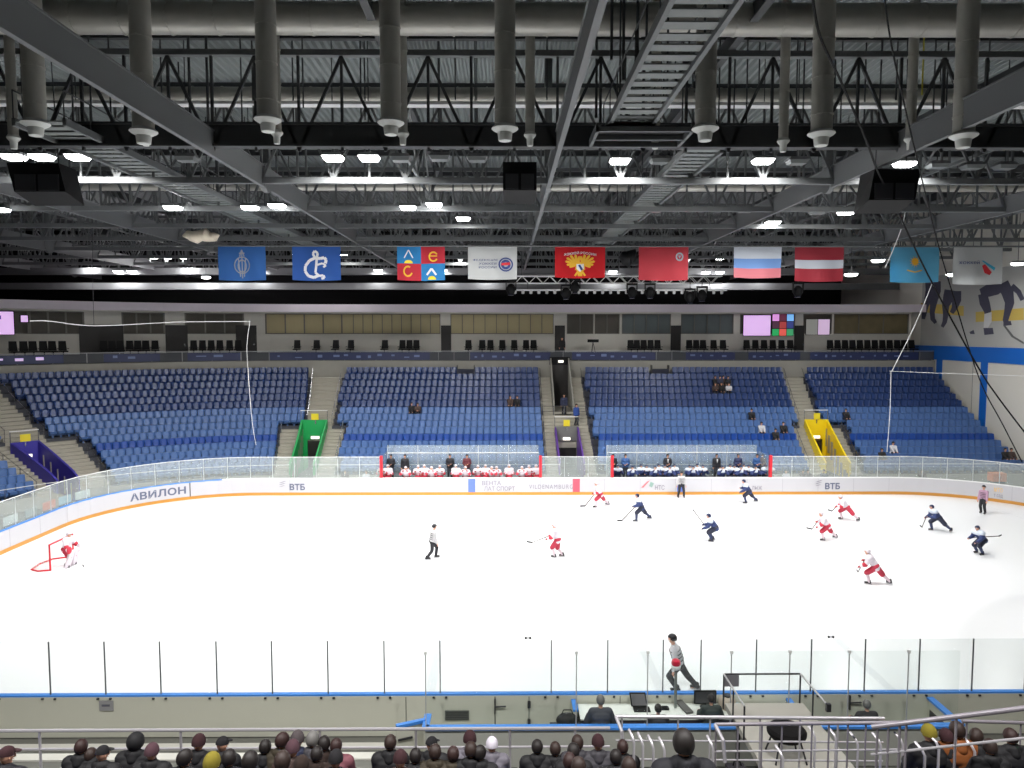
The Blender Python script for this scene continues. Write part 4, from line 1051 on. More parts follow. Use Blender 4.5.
# stand front rail
def front_rail(s0, s1, lab):
    t = thing('front_guard', lab, 'rail', tuple(stand((s0 + s1) / 2, R0 - .6)[0]), 0, 'front rails of the far stand')
    n = max(2, int((s1 - s0) / 1.5)); P = [stand(s0 + (s1 - s0) * i / n, R0 - .5)[0] for i in range(n + 1)]
    sweep(MB(), s0, s1, R0 - .52, R0 - .3, 0, ROWZ[0] - .02, 1.2, stand).build('front_wall', CONC, t)
    MB().tube([p + Vector((0, 0, ROWZ[0] + .75)) for p in P], .022, 6).build('top_tube', WHITE, t)
    for p in P: MB().tube([p, p + Vector((0, 0, ROWZ[0] + .75))], .018, 6).build('post', STEEL, t)
cu = sorted(TRIN.values()); a = SBEG
for (c0, c1), lab in zip(cu + [(SEND, SEND)], ('left of the dark blue tunnel', 'between the dark blue and green tunnels', 'between the green and middle tunnels', 'between the middle and yellow tunnels', 'right of the yellow tunnel')):
    front_rail(a, c0, 'front wall and rail of the far seats %s' % lab); a = c1
# dark camera openings in the top row
CAMBAY = []
for px in (466, 660):
    s = stand_of_px(px, ROWR[14], 8.2); x = stand(s, ROWR[14])[0].x
    CAMBAY.append(x)
    t = thing('camera_bay', 'dark camera bay cut into the top seat row %s the middle stairs' % ('left of' if px < 560 else 'right of'), 'camera bay', (x, ROWR[14], ROWZ[14]), 0)
    MB().box(x - .75, x + .75, ROWR[14] - .2, ROWR[14] + .3, ROWZ[14], ROWZ[14] + .75).build('bay_front', mat('bay dark blue', (20, 26, 46), .7), t)
    MB().box(x - .78, x - .72, ROWR[14] - .25, ROWR[14] + .3, ROWZ[14], ROWZ[14] + 1.1).box(x + .72, x + .78, ROWR[14] - .25, ROWR[14] + .3, ROWZ[14], ROWZ[14] + 1.1).build('bay_frame', STEELD, t)

# ---------------------------------------------------------------- balcony railing, hoardings, chairs, screens
t = thing('balcony_railing', 'glass and steel railing along the edge of the balcony above the seats', 'railing', tuple(stand(0, BR1)[0] + Vector((0, 0, 8.55))))
sweep(MB(), SBEG, WX, BR1, BR1 + .02, 8.6, 9.35, 1.6, stand).build('railing_glass', mat('railing smoked', (78, 80, 84), .15), t)
sweep(MB(), SBEG, WX, BR1 - .03, BR1 + .05, 9.38, 9.45, 1.6, stand).build('top_tube', mat('rail grey', (140, 140, 142), .4, .4), t)
mb = MB(); s = SBEG + 1
while s < WX: sweep(mb, s - .02, s + .02, BR1 - .03, BR1, 8.5, 9.4, 1, stand); s += 1.4
mb.build('post', mat('rail grey', (140, 140, 142)), t)['kind'] = 'stuff'
NAVY = mat('hoarding navy', (28, 40, 84), .4)
HO = [(-20, 64, 1), (104, 160, 0), (188, 240, 0), (270, 430, 0), (470, 550, 0), (572, 655, 0), (686, 735, 0), (748, 800, 0), (810, 918, 0)]
for q, (a, b, lit) in enumerate(HO):
    s0, s1 = stand_of_px(a, BR1, 9), stand_of_px(b, BR1, 9)
    t = thing('balcony_hoarding', 'dark blue advertising hoarding on the balcony railing, %s from the left' % nth(q + 1), 'hoarding', tuple(stand((s0 + s1) / 2, BR1 - .05)[0] + Vector((0, 0, 8.6))), 0, 'balcony hoardings')
    sweep(MB(), s0, s1, BR1 - .06, BR1 - .04, 8.64, 9.3, 1.2, stand).build('sheet', NAVY, t)
    mb = MB(); s = s0 + .4; random.seed(q)
    while s < s1 - .6:
        L = random.uniform(.15, .5); z = random.uniform(8.8, 9.0); sweep(mb, s, s + L, BR1 - .075, BR1 - .06, z, z + random.uniform(.08, .25), 1, stand); s += L + random.uniform(.3, .9)
    mb.build('print_marks', mat('hoarding glow', (216, 190, 236), emit=.6) if lit else mat('hoarding print', (110, 126, 170), .5), t)
def chair_meshes():
    s = MB().box(-.24, .24, -.24, .22, .46, .54); b = MB()
    b.hexa([(-.23, .2, .55), (.23, .2, .55), (.23, .27, .55), (-.23, .27, .55), (-.2, .3, 1.15), (.2, .3, 1.15), (.2, .36, 1.15), (-.2, .36, 1.15)])
    p = MB().lathe([(.26, 0), (.26, .03), (.04, .06), (.035, .46)], (0, 0, 0), 10)
    ar = MB().box(-.29, -.24, -.15, .2, .66, .7).box(.24, .29, -.15, .2, .66, .7)
    return [(n, m.mesh(n, BLACKP)) for n, m in (('seat', s), ('backrest', b), ('pedestal', p), ('armrest', ar))]
CM = chair_meshes(); cpx = []
def grp(a, b, n): return [a + (b - a) * i / (n - 1) for i in range(n)]
cpx = grp(14, 63, 6) + grp(104, 155, 7) + grp(193, 238, 6) + [297, 316, 335, 350, 384, 402, 409, 416, 468, 482, 490, 502, 514, 526, 534] + grp(631, 658, 5) + grp(690, 704, 3) + [715, 724] + grp(748, 792, 6) + grp(832, 914, 12)
for q, px in enumerate(cpx):
    r = 32.75; s = stand_of_px(px, r, 10.2); p, n = stand(s, r); a = math.atan2(-n.x, n.y)
    t = thing('office_chair', 'black office chair on the balcony in front of the boxes, %s from the left' % nth(q + 1), 'chair', (p.x, p.y, BZ), a + math.pi * 0 , 'black chairs on the balcony')
    t.scale = (1.3, 1.3, 1.3)
    for n_, me in CM: put(n_, me, t)
LIL = mat('screen lilac', (226, 186, 240), emit=.75)
def screen(px0, px1, py0, py1, r, lab, cells=None):
    s0, s1 = stand_of_px(px0, r, 12), stand_of_px(px1, r, 12); q = stand((s0 + s1) / 2, r)[0]
    z1, z0 = atY((px0 + px1) / 2, py0, q.y).z, atY((px0 + px1) / 2, py1, q.y).z
    t = thing('wall_screen', lab, 'screen', (q.x, q.y, z0))
    sweep(MB(), s0, s1, r + .02, r + .1, z0, z1, 1, stand).build('casing', BLACKP, t)
    if not cells: sweep(MB(), s0 + .04, s1 - .04, r, r + .02, z0 + .04, z1 - .04, 1, stand).build('display', LIL, t)
    else:
        nc, nr_, cols = cells; k = 0
        for j in range(nr_):
            for i in range(nc):
                a, b = s0 + (s1 - s0) * i / nc, s0 + (s1 - s0) * (i + 1) / nc; za, zb = z0 + (z1 - z0) * j / nr_, z0 + (z1 - z0) * (j + 1) / nr_
                sweep(MB(), a + .03, b - .03, r, r + .02, za + .03, zb - .03, 1, stand).build('display', mat('screen %s' % str(cols[k]), cols[k], emit=.8), t); k += 1
    return t
screen(743, 771, 315, 336, BRW - .12, 'wide lilac lit wall screen in the right hand boxes')
screen(772, 794, 314, 336, BRW - .12, 'bank of small coloured screens beside the lilac wall screen', (3, 3, [(40, 160, 90), (220, 90, 80), (60, 150, 100), (70, 40, 60), (160, 60, 60), (50, 60, 120), (220, 150, 220), (90, 40, 60), (120, 180, 240)]))
screen(806, 830, 319, 335, BRW - .12, 'dim pale screen in the box window right of the coloured screens', (2, 1, [(120, 120, 116), (196, 170, 200)]))
t = screen(-12, 15, 311, 335, 32.6, 'large lilac video board hanging at the left edge of the balcony')
pl = MB(); s0, s1 = stand_of_px(-12, 32.6, 12), stand_of_px(15, 32.6, 12); q = stand((s0 + s1) / 2, 32.6)[0]
z1, z0 = atY(2, 311, q.y).z, atY(2, 335, q.y).z
sweep(pl, s1 - 1.2, s1 - .6, 32.58, 32.6, z0 + .5, z0 + .7, 1, stand); sweep(pl, s1 - .8, s1 - .5, 32.58, 32.6, z0 + 1.2, z0 + 1.5, 1, stand); pl.build('picture_shape', mat('screen picture dark', (100, 80, 150), emit=.4), t)
sweep(MB(), s1 - .6, s1 - .5, 32.7, 33.2, z1 - .2, z1 - .1, 1, stand).build('wall_bracket', STEELD, t)
screen(20, 29.5, 315, 322.5, 32.4, 'small bright pink monitor beside the left video board')
# TV tripod on balcony
p = atY(593, 341, 33)
t = thing('camera_tripod', 'dark camera tripod on the balcony between the two dark windows', 'tripod', (p.x, 33, BZ))
MB().box(p.x - .5, p.x + .5, 32.8, 33.1, p.z - .12, p.z + .15).build('camera_body', BLACKP, t)
for k in range(3): MB().tube([(p.x, 33, p.z - .1), (p.x + .3 * math.cos(k * 2.1), 33 + .3 * math.sin(k * 2.1), BZ)], .03, 6).build('leg', BLACKP, t)

# ---------------------------------------------------------------- mural on the right wall
t = thing('wall_mural', 'huge printed photograph of hockey players\' legs on the right wall above the blue band', 'mural', (WX, 20, 12.5))
ya, yb = atX(921, 330, WX).y, 0.0
zt, zb = atX(935, 276, WX).z, zb1 + .02
MB().box(WX - .02, WX, yb, ya, zb, zt).build('print_sheet', mat('mural ice', (176, 176, 172), .6, noise=.06, scale=.3), t)
def mpoly(pts, m, nm, d):
    mb = MB()
    for pl in pts: mb.prism([(atX(a, b, WX).y, atX(a, b, WX).z) for a, b in pl], lambda u, v, q: (WX - .02 - d + q * 0, u, v) if q == 0 else (WX - .02, u, v), 1)
    return mb.build(nm, m, t)
mpoly([[(921, 303), (964, 306), (964, 316), (921, 312)], [(976, 312), (1024, 308), (1024, 320), (976, 322)]], mat('mural yellow', (196, 170, 84), .6), 'printed_boards', .012)
MN = mat('mural navy', (66, 66, 84), .6); MW = mat('mural pale', (206, 206, 206), .6)
def ribbon(pts):
    L, Rr = [], []
    for k, (x, y, w_) in enumerate(pts):
        x0, y0, _ = pts[max(k - 1, 0)]; x1, y1, _ = pts[min(k + 1, len(pts) - 1)]; d = math.hypot(x1 - x0, y1 - y0) or 1
        nx_, ny = -(y1 - y0) / d * w_, (x1 - x0) / d * w_; L.append((x + nx_, y + ny)); Rr.append((x - nx_, y - ny))
    return L + Rr[::-1]
for k, pl in enumerate(([(929, 282, 3.5), (931, 290, 5), (929, 297, 4), (926, 306, 3), (924.5, 314, 2.2), (923.5, 319, 1.6)], [(937, 281, 4), (936, 291, 5), (934, 302, 3.6), (932.5, 312, 2.6), (933, 319, 2.2), (936, 323, 1.6)],
        [(950, 290, 5), (949, 297, 5.5), (946, 306, 3.6), (946, 315, 2.6), (945, 322, 2.2), (942.5, 327, 1.5)], [(957, 291, 4.5), (957, 300, 4.5), (955, 308, 3), (952, 313, 2)],
        [(981, 293, 4), (988, 291, 6), (996, 288, 7), (1003, 284, 5)], [(983, 294, 4.5), (985, 303, 5), (988, 311, 3.6), (988, 316, 2.6)], [(1003, 283, 6), (1008, 293, 6), (1010, 303, 4.6), (1008, 312, 3.4), (1006, 320, 2.8), (1007, 324, 2.6)], [(1012, 286, 3), (1019, 292, 2.6), (1023, 300, 2.2)])):
    mpoly([ribbon(pl)], MN, 'printed_leg', .016 + .0006 * k)
mpoly([[(985, 314), (992, 312), (992, 322), (987, 330), (984, 330)]], MW, 'printed_sock', .024)
for pl in ([(984, 328), (993, 328), (994, 334), (985, 335)], [(1004, 322), (1011, 321), (1012, 325), (1004, 326)], [(970, 332), (974, 330), (975, 334), (971, 334)]): mpoly([pl], MN, 'printed_skate', .028)
mpoly([[(1004, 326), (1006, 326), (1014, 336), (1024, 342), (1024, 344), (1012, 337)]], mat('mural stick', (90, 90, 90), .6), 'printed_stick', .02)

# ---------------------------------------------------------------- hanging cables and protective net lines
def cable(name, pts, r, m, lab, cat='cable'):
    P = [atY(a, b, vD(D)) for a, b, D in pts]; Q = []
    for i in range(len(P) - 1):
        for k in range(6):
            t = k / 6; p0 = P[max(i - 1, 0)]; p1 = P[i]; p2 = P[i + 1]; p3 = P[min(i + 2, len(P) - 1)]
            Q.append(.5 * ((2 * p1) + (p2 - p0) * t + (2 * p0 - 5 * p1 + 4 * p2 - p3) * t * t + (3 * p1 - p0 - 3 * p2 + p3) * t ** 3))
    Q.append(P[-1]); o = MB().tube(Q, r, 6).build(name, m, org=P[0], smooth=True); return tag(o, lab, cat)
cable('hanging_cable', [(812, -8, 18.5), (820, 36, 19.5), (843, 86, 21), (866, 140, 23.5), (878, 172, 26), (896, 208, 28), (928, 275, 30), (975, 362, 30.5), (1000, 400, 30.6), (1040, 452, 30.7)], .035, BLACKP, 'thick black cable sagging from the ceiling to the right edge, left one')
cable('hanging_cable', [(884, -8, 19), (890, 37, 20), (901, 90, 21.6), (915, 150, 24.4), (925, 192, 27.2), (937, 240, 29.6), (953, 295, 30), (979, 378, 30.4), (1003, 425, 30.6), (1022, 462, 30.7)], .024, BLACKP, 'thinner black cable sagging from the ceiling beside the thick one')
cable('net_rope', [(907, 204, 46.5), (902, 226, 47), (895, 245, 48), (885, 268, 49)], .03, WHITE, 'short pale rope hanging down left of the black cables', 'rope')
cable('net_rope', [(932, 284, 50), (915, 325, 50), (892, 371, 50)], .022, WHITE, 'pale net rope slanting down below the light blue flag', 'rope')
cable('net_rope', [(891, 371, 50), (890, 410, 50), (887, 452, 50)], .022, WHITE, 'pale net rope hanging straight down over the right seats', 'rope')
cable('net_rope', [(889, 371, 50), (935, 373, 49), (1026, 376, 46)], .016, WHITE, 'thin net rope stretched level across the right wall', 'rope')
cable('net_rope', [(30, 321, 44), (48, 321, 44.5), (80, 325, 46), (110, 325.5, 47), (180, 322, 49), (250, 321.5, 50)], .022, WHITE, 'pale net rope drooping across the left boxes', 'rope')
cable('net_rope', [(250, 321, 50), (247, 345, 50), (248, 370, 50), (252, 420, 50), (256, 445, 50)], .018, WHITE, 'thin net rope hanging straight down over the left seats', 'rope')
cable('net_rope', [(92, 214, 46), (93, 290, 46), (94, 325, 46)], .012, STEELD, 'thin hanging wire holding up the left net rope', 'rope')
# ---------------------------------------------------------------- seats of the far stand
def seat_shape(mb, full=True):
    hw = .238
    # shell: back + folded pan, local: faces -Y (towards the ice), x across
    xs = [-hw, -hw * .55, hw * .55, hw]; cv = [.045, 0, 0, .045]
    prof_b = [(.0, .16), (.09, .58), (.15, .93)]
    k = len(mb.v)
    for (y, z) in prof_b:
        for x, c in zip(xs, cv):
            zz = z - (.03 if z > .8 and abs(x) > hw * .9 else 0)
            mb.v.append((x, y - c, zz)); 
    for (y, z) in prof_b:
        for x, c in zip(xs, cv):
            zz = z - (.03 if z > .8 and abs(x) > hw * .9 else 0)
            mb.v.append((x, y + .03 - c * .4, zz))
    def f(*a): mb.f.append(tuple(k + i for i in a)); mb.m.append(mb.cm)
    for r in range(2):
        for c in range(3):
            a = r * 4 + c; f(a, a + 1, a + 5, a + 4); f(a + 12, a + 16, a + 17, a + 13)
    for c in range(3): f(8 + c, 9 + c, 21 + c, 20 + c); f(c, 12 + c, 13 + c, c + 1)
    for r in range(2): f(r * 4, r * 4 + 4, r * 4 + 16, r * 4 + 12); f(r * 4 + 3, r * 4 + 15, r * 4 + 19, r * 4 + 7)
    # pan
    k = len(mb.v)
    P = [(-.21, .06, .36), (.21, .06, .36), (.21, -.30, .30), (-.21, -.30, .30), (-.21, .06, .46), (.21, .06, .46), (.22, -.33, .48), (-.22, -.33, .48)]
    mb.hexa([P[3], P[2], P[1], P[0], P[7], P[6], P[5], P[4]])
    # foot
    mb.hexa([(-.05, -.02, 0), (.05, -.02, 0), (.05, .06, 0), (-.05, .06, 0), (-.05, .0, .41), (.05, .0, .41), (.05, .07, .41), (-.05, .07, .41)])
    return mb
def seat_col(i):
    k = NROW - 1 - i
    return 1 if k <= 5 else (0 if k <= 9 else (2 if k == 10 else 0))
SEATM = [SEATL, SEATD, SEATS]; CNAME = ['light blue', 'dark blue', 'bright blue']
protos = []
for c in range(3):
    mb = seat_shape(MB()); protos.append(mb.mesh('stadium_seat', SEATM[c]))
seats = []   # (dist, section, row, number, x, y, z, rz)
taken = []   # filled by nothing: people sit on the same seats
SECN = ['left of the dark blue tunnel', 'between dark blue and green tunnels', 'between green tunnel and middle stairs', 'between middle stairs and yellow tunnel', 'right of the yellow tunnel']
for i in range(NROW):
    g = gaps(i); edges = [SBEG] + [v for ab in g for v in ab] + [SEND]
    for sec in range(5):
        a, b = edges[2 * sec] + .08, edges[2 * sec + 1] - .08
        if sec == 4: b = SEND - .1
        r = ROWR[i]
        # positions by true distance at this radius
        s = b; n = 0; pos = []
        s -= .26
        while s > a + .2:
            pos.append(s); s -= .515 if s >= SX else .515 * R0 / r
        for n, s in enumerate(pos):
            p, nn = stand(s, r)
            if i == NROW - 1 and any(abs(p.x - v) < .95 for v in CAMBAY): continue
            if i in (6, 7) and False: continue
            d = (Vector((p.x, p.y, ROWZ[i])) - CAM).length
            px, py = proj((p.x, p.y, ROWZ[i] + .6))
            if px > 1050: continue
            seats.append((d + (500 if px < -25 else 0), sec, i, n, p.x, p.y, ROWZ[i], math.atan2(-nn.x, nn.y)))
seats.sort()
NIND = 230
mbig = MB(); unit = seat_shape(MB()); random.seed(11)
for q, (d, sec, i, n, x, y, z, a) in enumerate(seats):
    c = seat_col(i); tilt = random.uniform(-.03, .03)
    if q < NIND:
        o = put('stadium_seat', protos[c], None, (x, y, z)); o.rotation_euler = (tilt, 0, a)
        tag(o, '%s seat %s, %s row, %s from right' % (CNAME[c], SECN[sec], nth(i + 1), nth(n + 1)), 'seat', 'seats of the far stand')
    else:
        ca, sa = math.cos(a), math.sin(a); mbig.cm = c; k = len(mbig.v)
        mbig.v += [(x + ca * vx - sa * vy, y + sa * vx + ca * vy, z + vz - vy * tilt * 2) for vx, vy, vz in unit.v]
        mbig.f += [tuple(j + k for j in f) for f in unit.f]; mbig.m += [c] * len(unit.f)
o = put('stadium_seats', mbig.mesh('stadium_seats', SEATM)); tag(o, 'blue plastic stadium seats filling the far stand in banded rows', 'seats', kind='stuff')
# ---------------------------------------------------------------- people
TMP = bpy.data.objects.new('remesh_temp', bpy.data.meshes.new('remesh_temp')); COL.objects.link(TMP)
RMOD = TMP.modifiers.new('r', 'REMESH'); RMOD.mode = 'VOXEL'
SMOD = TMP.modifiers.new('s', 'SMOOTH'); SMOD.factor = .5; SMOD.iterations = 3
def capsule(mb, p, q, r1, r2, n=10):
    p, q = Vector(p), Vector(q); d = q - p
    if d.length < 1e-4: q = p + Vector((0, 0, 1e-3)); d = q - p
    d.normalize(); pts = []; rs = []
    for t in (-.99, -.75, -.4, 0): pts.append(p + d * r1 * t); rs.append(r1 * math.sqrt(max(0, 1 - t * t)))
    for t in (0, .4, .75, .99): pts.append(q + d * r2 * t); rs.append(r2 * math.sqrt(max(0, 1 - t * t)))
    mb.tube(pts, rs, n)
def blob(caps, voxel, name, mats, extra=None, smooth=3):
    mb = MB()
    for c in caps:
        if c[0] == 'e': mb.sphere(c[1], c[2], 14, 9, c[3])
        else: capsule(mb, *c)
    me = mb.mesh(name + '_src', [])
    TMP.data = me; RMOD.voxel_size = voxel; SMOD.iterations = smooth
    dg = bpy.context.evaluated_depsgraph_get(); dg.update()
    out = bpy.data.meshes.new_from_object(TMP.evaluated_get(dg)); out.name = name
    if extra:                        # finer pieces rooted in the body (fingers, nose, ears, eyes)
        bm = bmesh.new(); bm.from_mesh(out)
        e = extra.mesh('x', []); bm.from_mesh(e); bm.to_mesh(out); bm.free()
    out.materials.clear()
    for m in (mats if isinstance(mats, (list, tuple)) else [mats]): out.materials.append(m)
    out.shade_smooth()
    return out
V = Vector
def ik(a, b, l1, l2, pole):
    a, b, pole = V(a), V(b), V(pole); d = b - a; L = min(d.length, (l1 + l2) * .995)
    u = d.normalized(); b = a + u * L
    x = (l1 * l1 - l2 * l2 + L * L) / (2 * L); h = math.sqrt(max(0, l1 * l1 - x * x))
    pp = (pole - u * pole.dot(u)); pp = pp.normalized() if pp.length > 1e-6 else V((0, 1, 0))
    return a + u * x + pp * h, b
class Pose:
    """local frame: faces +Y, x to the person's right, z up"""
    def __init__(s, hip=(0, 0, .93), lean=.05, side=0., twist=0., head=(0, 0), fl=(-.12, 0, 0), fr=(.12, 0, 0), hl=(-.26, .05, .8), hr=(.26, .05, .8), tl=0., tr=0., sit=False):
        s.hip = V(hip); up = V((math.sin(side) * math.cos(lean), math.sin(lean), math.cos(lean) * math.cos(side))).normalized()
        s.up = up; rx = V((math.cos(twist), math.sin(twist), 0)); rx = (rx - up * rx.dot(up)).normalized(); s.rx = rx; s.fw = up.cross(rx)
        s.belly = s.hip + up * .2; s.chest = s.hip + up * .36; s.neck = s.hip + up * .53
        hx, hy = head                                   # yaw, pitch of the head
        hu = (up * .55 + V((0, 0, 1))).normalized()
        s.headc = s.neck + hu * .17 + V((0, .02, 0))
        f = V((-math.sin(hx) * math.cos(hy), math.cos(hx) * math.cos(hy), math.sin(hy)))
        r = f.cross(V((0, 0, 1))).normalized(); s.hR = Matrix((r, f, r.cross(f))).transposed()
        s.shl = s.neck - rx * .19 - up * .07; s.shr = s.neck + rx * .19 - up * .07
        s.hpl = s.hip - V((.1, 0, .02)); s.hpr = s.hip + V((.1, 0, -.02))
        s.ell, s.hl = ik(s.shl, hl, .29, .27, (-.5, -.6, -.7)); s.elr, s.hr = ik(s.shr, hr, .29, .27, (.5, -.6, -.7))
        kp = (0, 1, .25)
        s.fl, s.fr = V(fl), V(fr); s.anl, s.anr = s.fl + V((0, -.04, .09)), s.fr + V((0, -.04, .09))
        s.knl, s.anl = ik(s.hpl, s.anl, .44, .43, kp); s.knr, s.anr = ik(s.hpr, s.anr, .44, .43, kp)
        s.tl, s.tr = tl, tr
        s.key = tuple(round(v, 3) for v in (*hip, lean, side, twist, *head, *fl, *fr, *hl, *hr, tl, tr))
    def toe(s, l): t = s.tl if l else s.tr; return V((math.sin(t), math.cos(t), 0))
def P_head(ps, v): return ps.headc + ps.hR @ V(v)
def body_caps(ps):
    c = [(ps.hpl, ps.hpr, .115, .115), (ps.belly - ps.rx * .06, ps.belly + ps.rx * .06, .115, .115), (ps.chest - ps.rx * .08, ps.chest + ps.rx * .08, .12, .12),
         (ps.hip, ps.chest, .12, .12), (ps.shl, ps.shr, .06, .06), (ps.neck - ps.up * .05, P_head(ps, (0, -.01, -.05)), .058, .05),
         ('e', P_head(ps, (0, -.01, .025)), .107, (.82, .98, 1.04)), (P_head(ps, (0, .03, -.06)), P_head(ps, (0, .05, -.08)), .055, .035)]
    for sh, el, h in ((ps.shl, ps.ell, ps.hl), (ps.shr, ps.elr, ps.hr)): c += [(sh, el, .058, .043), (el, h, .043, .03)]
    for hp, kn, an, l in ((ps.hpl, ps.knl, ps.anl, 1), (ps.hpr, ps.knr, ps.anr, 0)): c += [(hp, kn, .092, .06), (kn, kn + (an - kn) * .35, .058, .058), (kn + (an - kn) * .35, an, .058, .036), (an, an + ps.toe(l) * .15 - V((0, 0, .05)), .04, .03)]
    for el, h in ((ps.ell, ps.hl), (ps.elr, ps.hr)):
        d = (h - el).normalized(); c.append((h, h + d * .07, .034, .036))
    return c
def hand_extra(mb, ps, el, h, left):
    d = (h - el).normalized(); w = d.cross(V((0, 0, 1)));
    if w.length < .1: w = V((0, 1, 0))
    w.normalize(); n = w.cross(d).normalized()
    if n.z > 0: n = -n
    b = h + d * .085
    for k, L in enumerate((.062, .075, .07, .054)):
        o = b + w * (k - 1.5) * .019 * (1 if left else -1)
        mb.tube([o - d * .03, o + d * L * .5, o + d * L * .85 + n * L * .3, o + d * L + n * L * .6], [.0095, .009, .008, .006], 6)
    o = h + d * .025 + w * (-.033 if left else .033)
    mb.tube([o, o + w * (-.025 if left else .025) + d * .03, o + w * (-.028 if left else .028) + d * .06 + n * .015], [.011, .01, .007], 6)
def face_extra(mb, ps):
    mb.cm = 0
    q = lambda v: P_head(ps, v)
    mb.tube([q((0, .085, .035)), q((0, .105, .0)), q((0, .112, -.018)), q((0, .09, -.03))], [.009, .013, .015, .008], 6)
    for s in (-1, 1):
        mb.sphere(q((s * .081, -.012, .0)), .022, 8, 5, (.45, .8, 1.2))
    mb.cm = 1
    for s in (-1, 1): mb.sphere(q((s * .032, .088, .03)), .011, 8, 5)
    mb.cm = 2
    mb.tube([q((-.024, .088, -.052)), q((0, .096, -.05)), q((.024, .088, -.052))], [.004, .006, .004], 5)
EYE = mat('eye dark', (34, 26, 24), .3); LIP = mat('lip', (168, 88, 82), .5)
def body_mesh(ps, vox):
    ex = MB(); hand_extra(ex, ps, ps.ell, ps.hl, True); hand_extra(ex, ps, ps.elr, ps.hr, False)
    k = len(ex.v); face_extra(ex, ps)
    me = blob(body_caps(ps), vox, 'body', [SKIN, EYE, LIP], ex)
    return me
def torso_caps(ps, g, arm=.0, hem=.02, sleeve=1.0, pads=0.):
    c = [(ps.hpl + ps.up * hem, ps.hpr + ps.up * hem, .118 + g, .118 + g), (ps.belly - ps.rx * .06, ps.belly + ps.rx * .06, .12 + g, .12 + g), (ps.chest - ps.rx * .085, ps.chest + ps.rx * .085, .125 + g, .125 + g),
         (ps.hip + ps.up * hem, ps.chest, .12 + g, .125 + g), (ps.shl, ps.shr, .066 + g + pads, .066 + g + pads), (ps.neck - ps.up * .06, ps.neck, .075 + g * .6, .06)]
    for sh, el, h in ((ps.shl, ps.ell, ps.hl), (ps.shr, ps.elr, ps.hr)):
        c += [(sh, el, .064 + g + pads * .5, .052 + g)]
        e = el + (h - el) * sleeve
        c += [(el, e, .052 + g, .042 + g * .8)]
    return c
def leg_caps(ps, g, f0=0., f1=1., upto='ankle', hip=True):
    c = []
    if hip: c += [(ps.hpl, ps.hpr, .12 + g, .12 + g), (ps.hip, ps.hip + ps.up * .08, .125 + g, .12 + g)]
    for hp, kn, an in ((ps.hpl, ps.knl, ps.anl), (ps.hpr, ps.knr, ps.anr)):
        if upto == 'knee': c += [(hp, kn, .1 + g, .082 + g)]
        else: c += [(hp, kn, .098 + g, .07 + g), (kn, an, .07 + g, .052 + g)]
    return c
def sock_caps(ps, l, g=.03):
    kn, an = (ps.knl, ps.anl) if l else (ps.knr, ps.anr); return [(kn, an, .066 + g, .045 + g * .6)]
def boot_mesh(ps, l, skate, m):
    an = ps.anl if l else ps.anr; t = ps.toe(l); mb = MB(); rt = V((t.y, -t.x, 0))
    heel = an - t * .05; sole = -.085 if not skate else -.06
    capsule(mb, an + V((0, 0, .06)), an + V((0, 0, -.02)), .056, .052)
    capsule(mb, an - t * .03 + V((0, 0, sole + .05)), an + t * .16 + V((0, 0, sole + .04)), .05, .045)
    me = blob([(an + V((0, 0, .08)), an + V((0, 0, -.02)), .06, .055), (an - t * .04 + V((0, 0, sole + .05)), an + t * .17 + V((0, 0, sole + .045)), .05, .045)], .022, 'skate' if skate else 'shoe', m)
    return me
def blade_mesh(ps, l):
    an = ps.anl if l else ps.anr; t = ps.toe(l); mb = MB(); p = an - t * .1 + V((0, 0, -.08)); q = an + t * .2 + V((0, 0, -.08))
    mb.bar(p, q, .012, .05); mb.bar(p + t * .03 + V((0, 0, .0)), p + t * .05 + V((0, 0, .05)), .03, .04); mb.bar(q - t * .07, q - t * .05 + V((0, 0, .05)), .03, .04)
    return mb.mesh('blade', STEEL)
def glove_caps(ps, l):
    el, h = (ps.ell, ps.hl) if l else (ps.elr, ps.hr); d = (h - el).normalized(); w = d.cross(V((0, 0, 1))); w = w.normalized() if w.length > .1 else V((1, 0, 0))
    c = [(h - d * .1, h + d * .01, .062, .056), (h, h + d * .07, .055, .05)]
    n = w.cross(d).normalized(); n = -n if n.z > 0 else n
    for k in range(4): o = h + d * .09 + w * (k - 1.5) * .026; c.append((o, o + d * .045 + n * .03, .018, .015))
    c.append((h + d * .03 + w * (-.05 if l else .05), h + d * .075 + w * (-.06 if l else .06), .02, .016))
    return c
def cut_below(me, ps, z, keep_front=None):
    """keep the part of a head shell above local height z (sloping towards the nape)"""
    bm = bmesh.new(); bm.from_mesh(me)
    inv = ps.hR.transposed(); bad = []
    for f in bm.faces:
        c = inv @ (f.calc_center_median() - ps.headc)
        lim = z if keep_front is None else z + (keep_front - z) * max(0, min(1, (c.y + .02) / .08))
        if c.z < lim: bad.append(f)
    bmesh.ops.delete(bm, geom=bad, context='FACES'); bm.to_mesh(me); bm.free(); return me
def head_shell(ps, g, z, front, name, m, sq=(.8, .98, 1.0)):
    mb = MB(); c = P_head(ps, (0, -.012, .028))
    k = len(mb.v); mb.sphere((0, 0, 0), .1 + g, 20, 14, sq)
    mb.v = [tuple(c + ps.hR @ V(v)) for v in mb.v]
    me = mb.mesh(name, m, smooth=True); cut_below(me, ps, z, front)
    return me
def hair_mesh(ps, m, long=0.): 
    me = head_shell(ps, .026, -.055 - long, .065, 'hair', m); return me
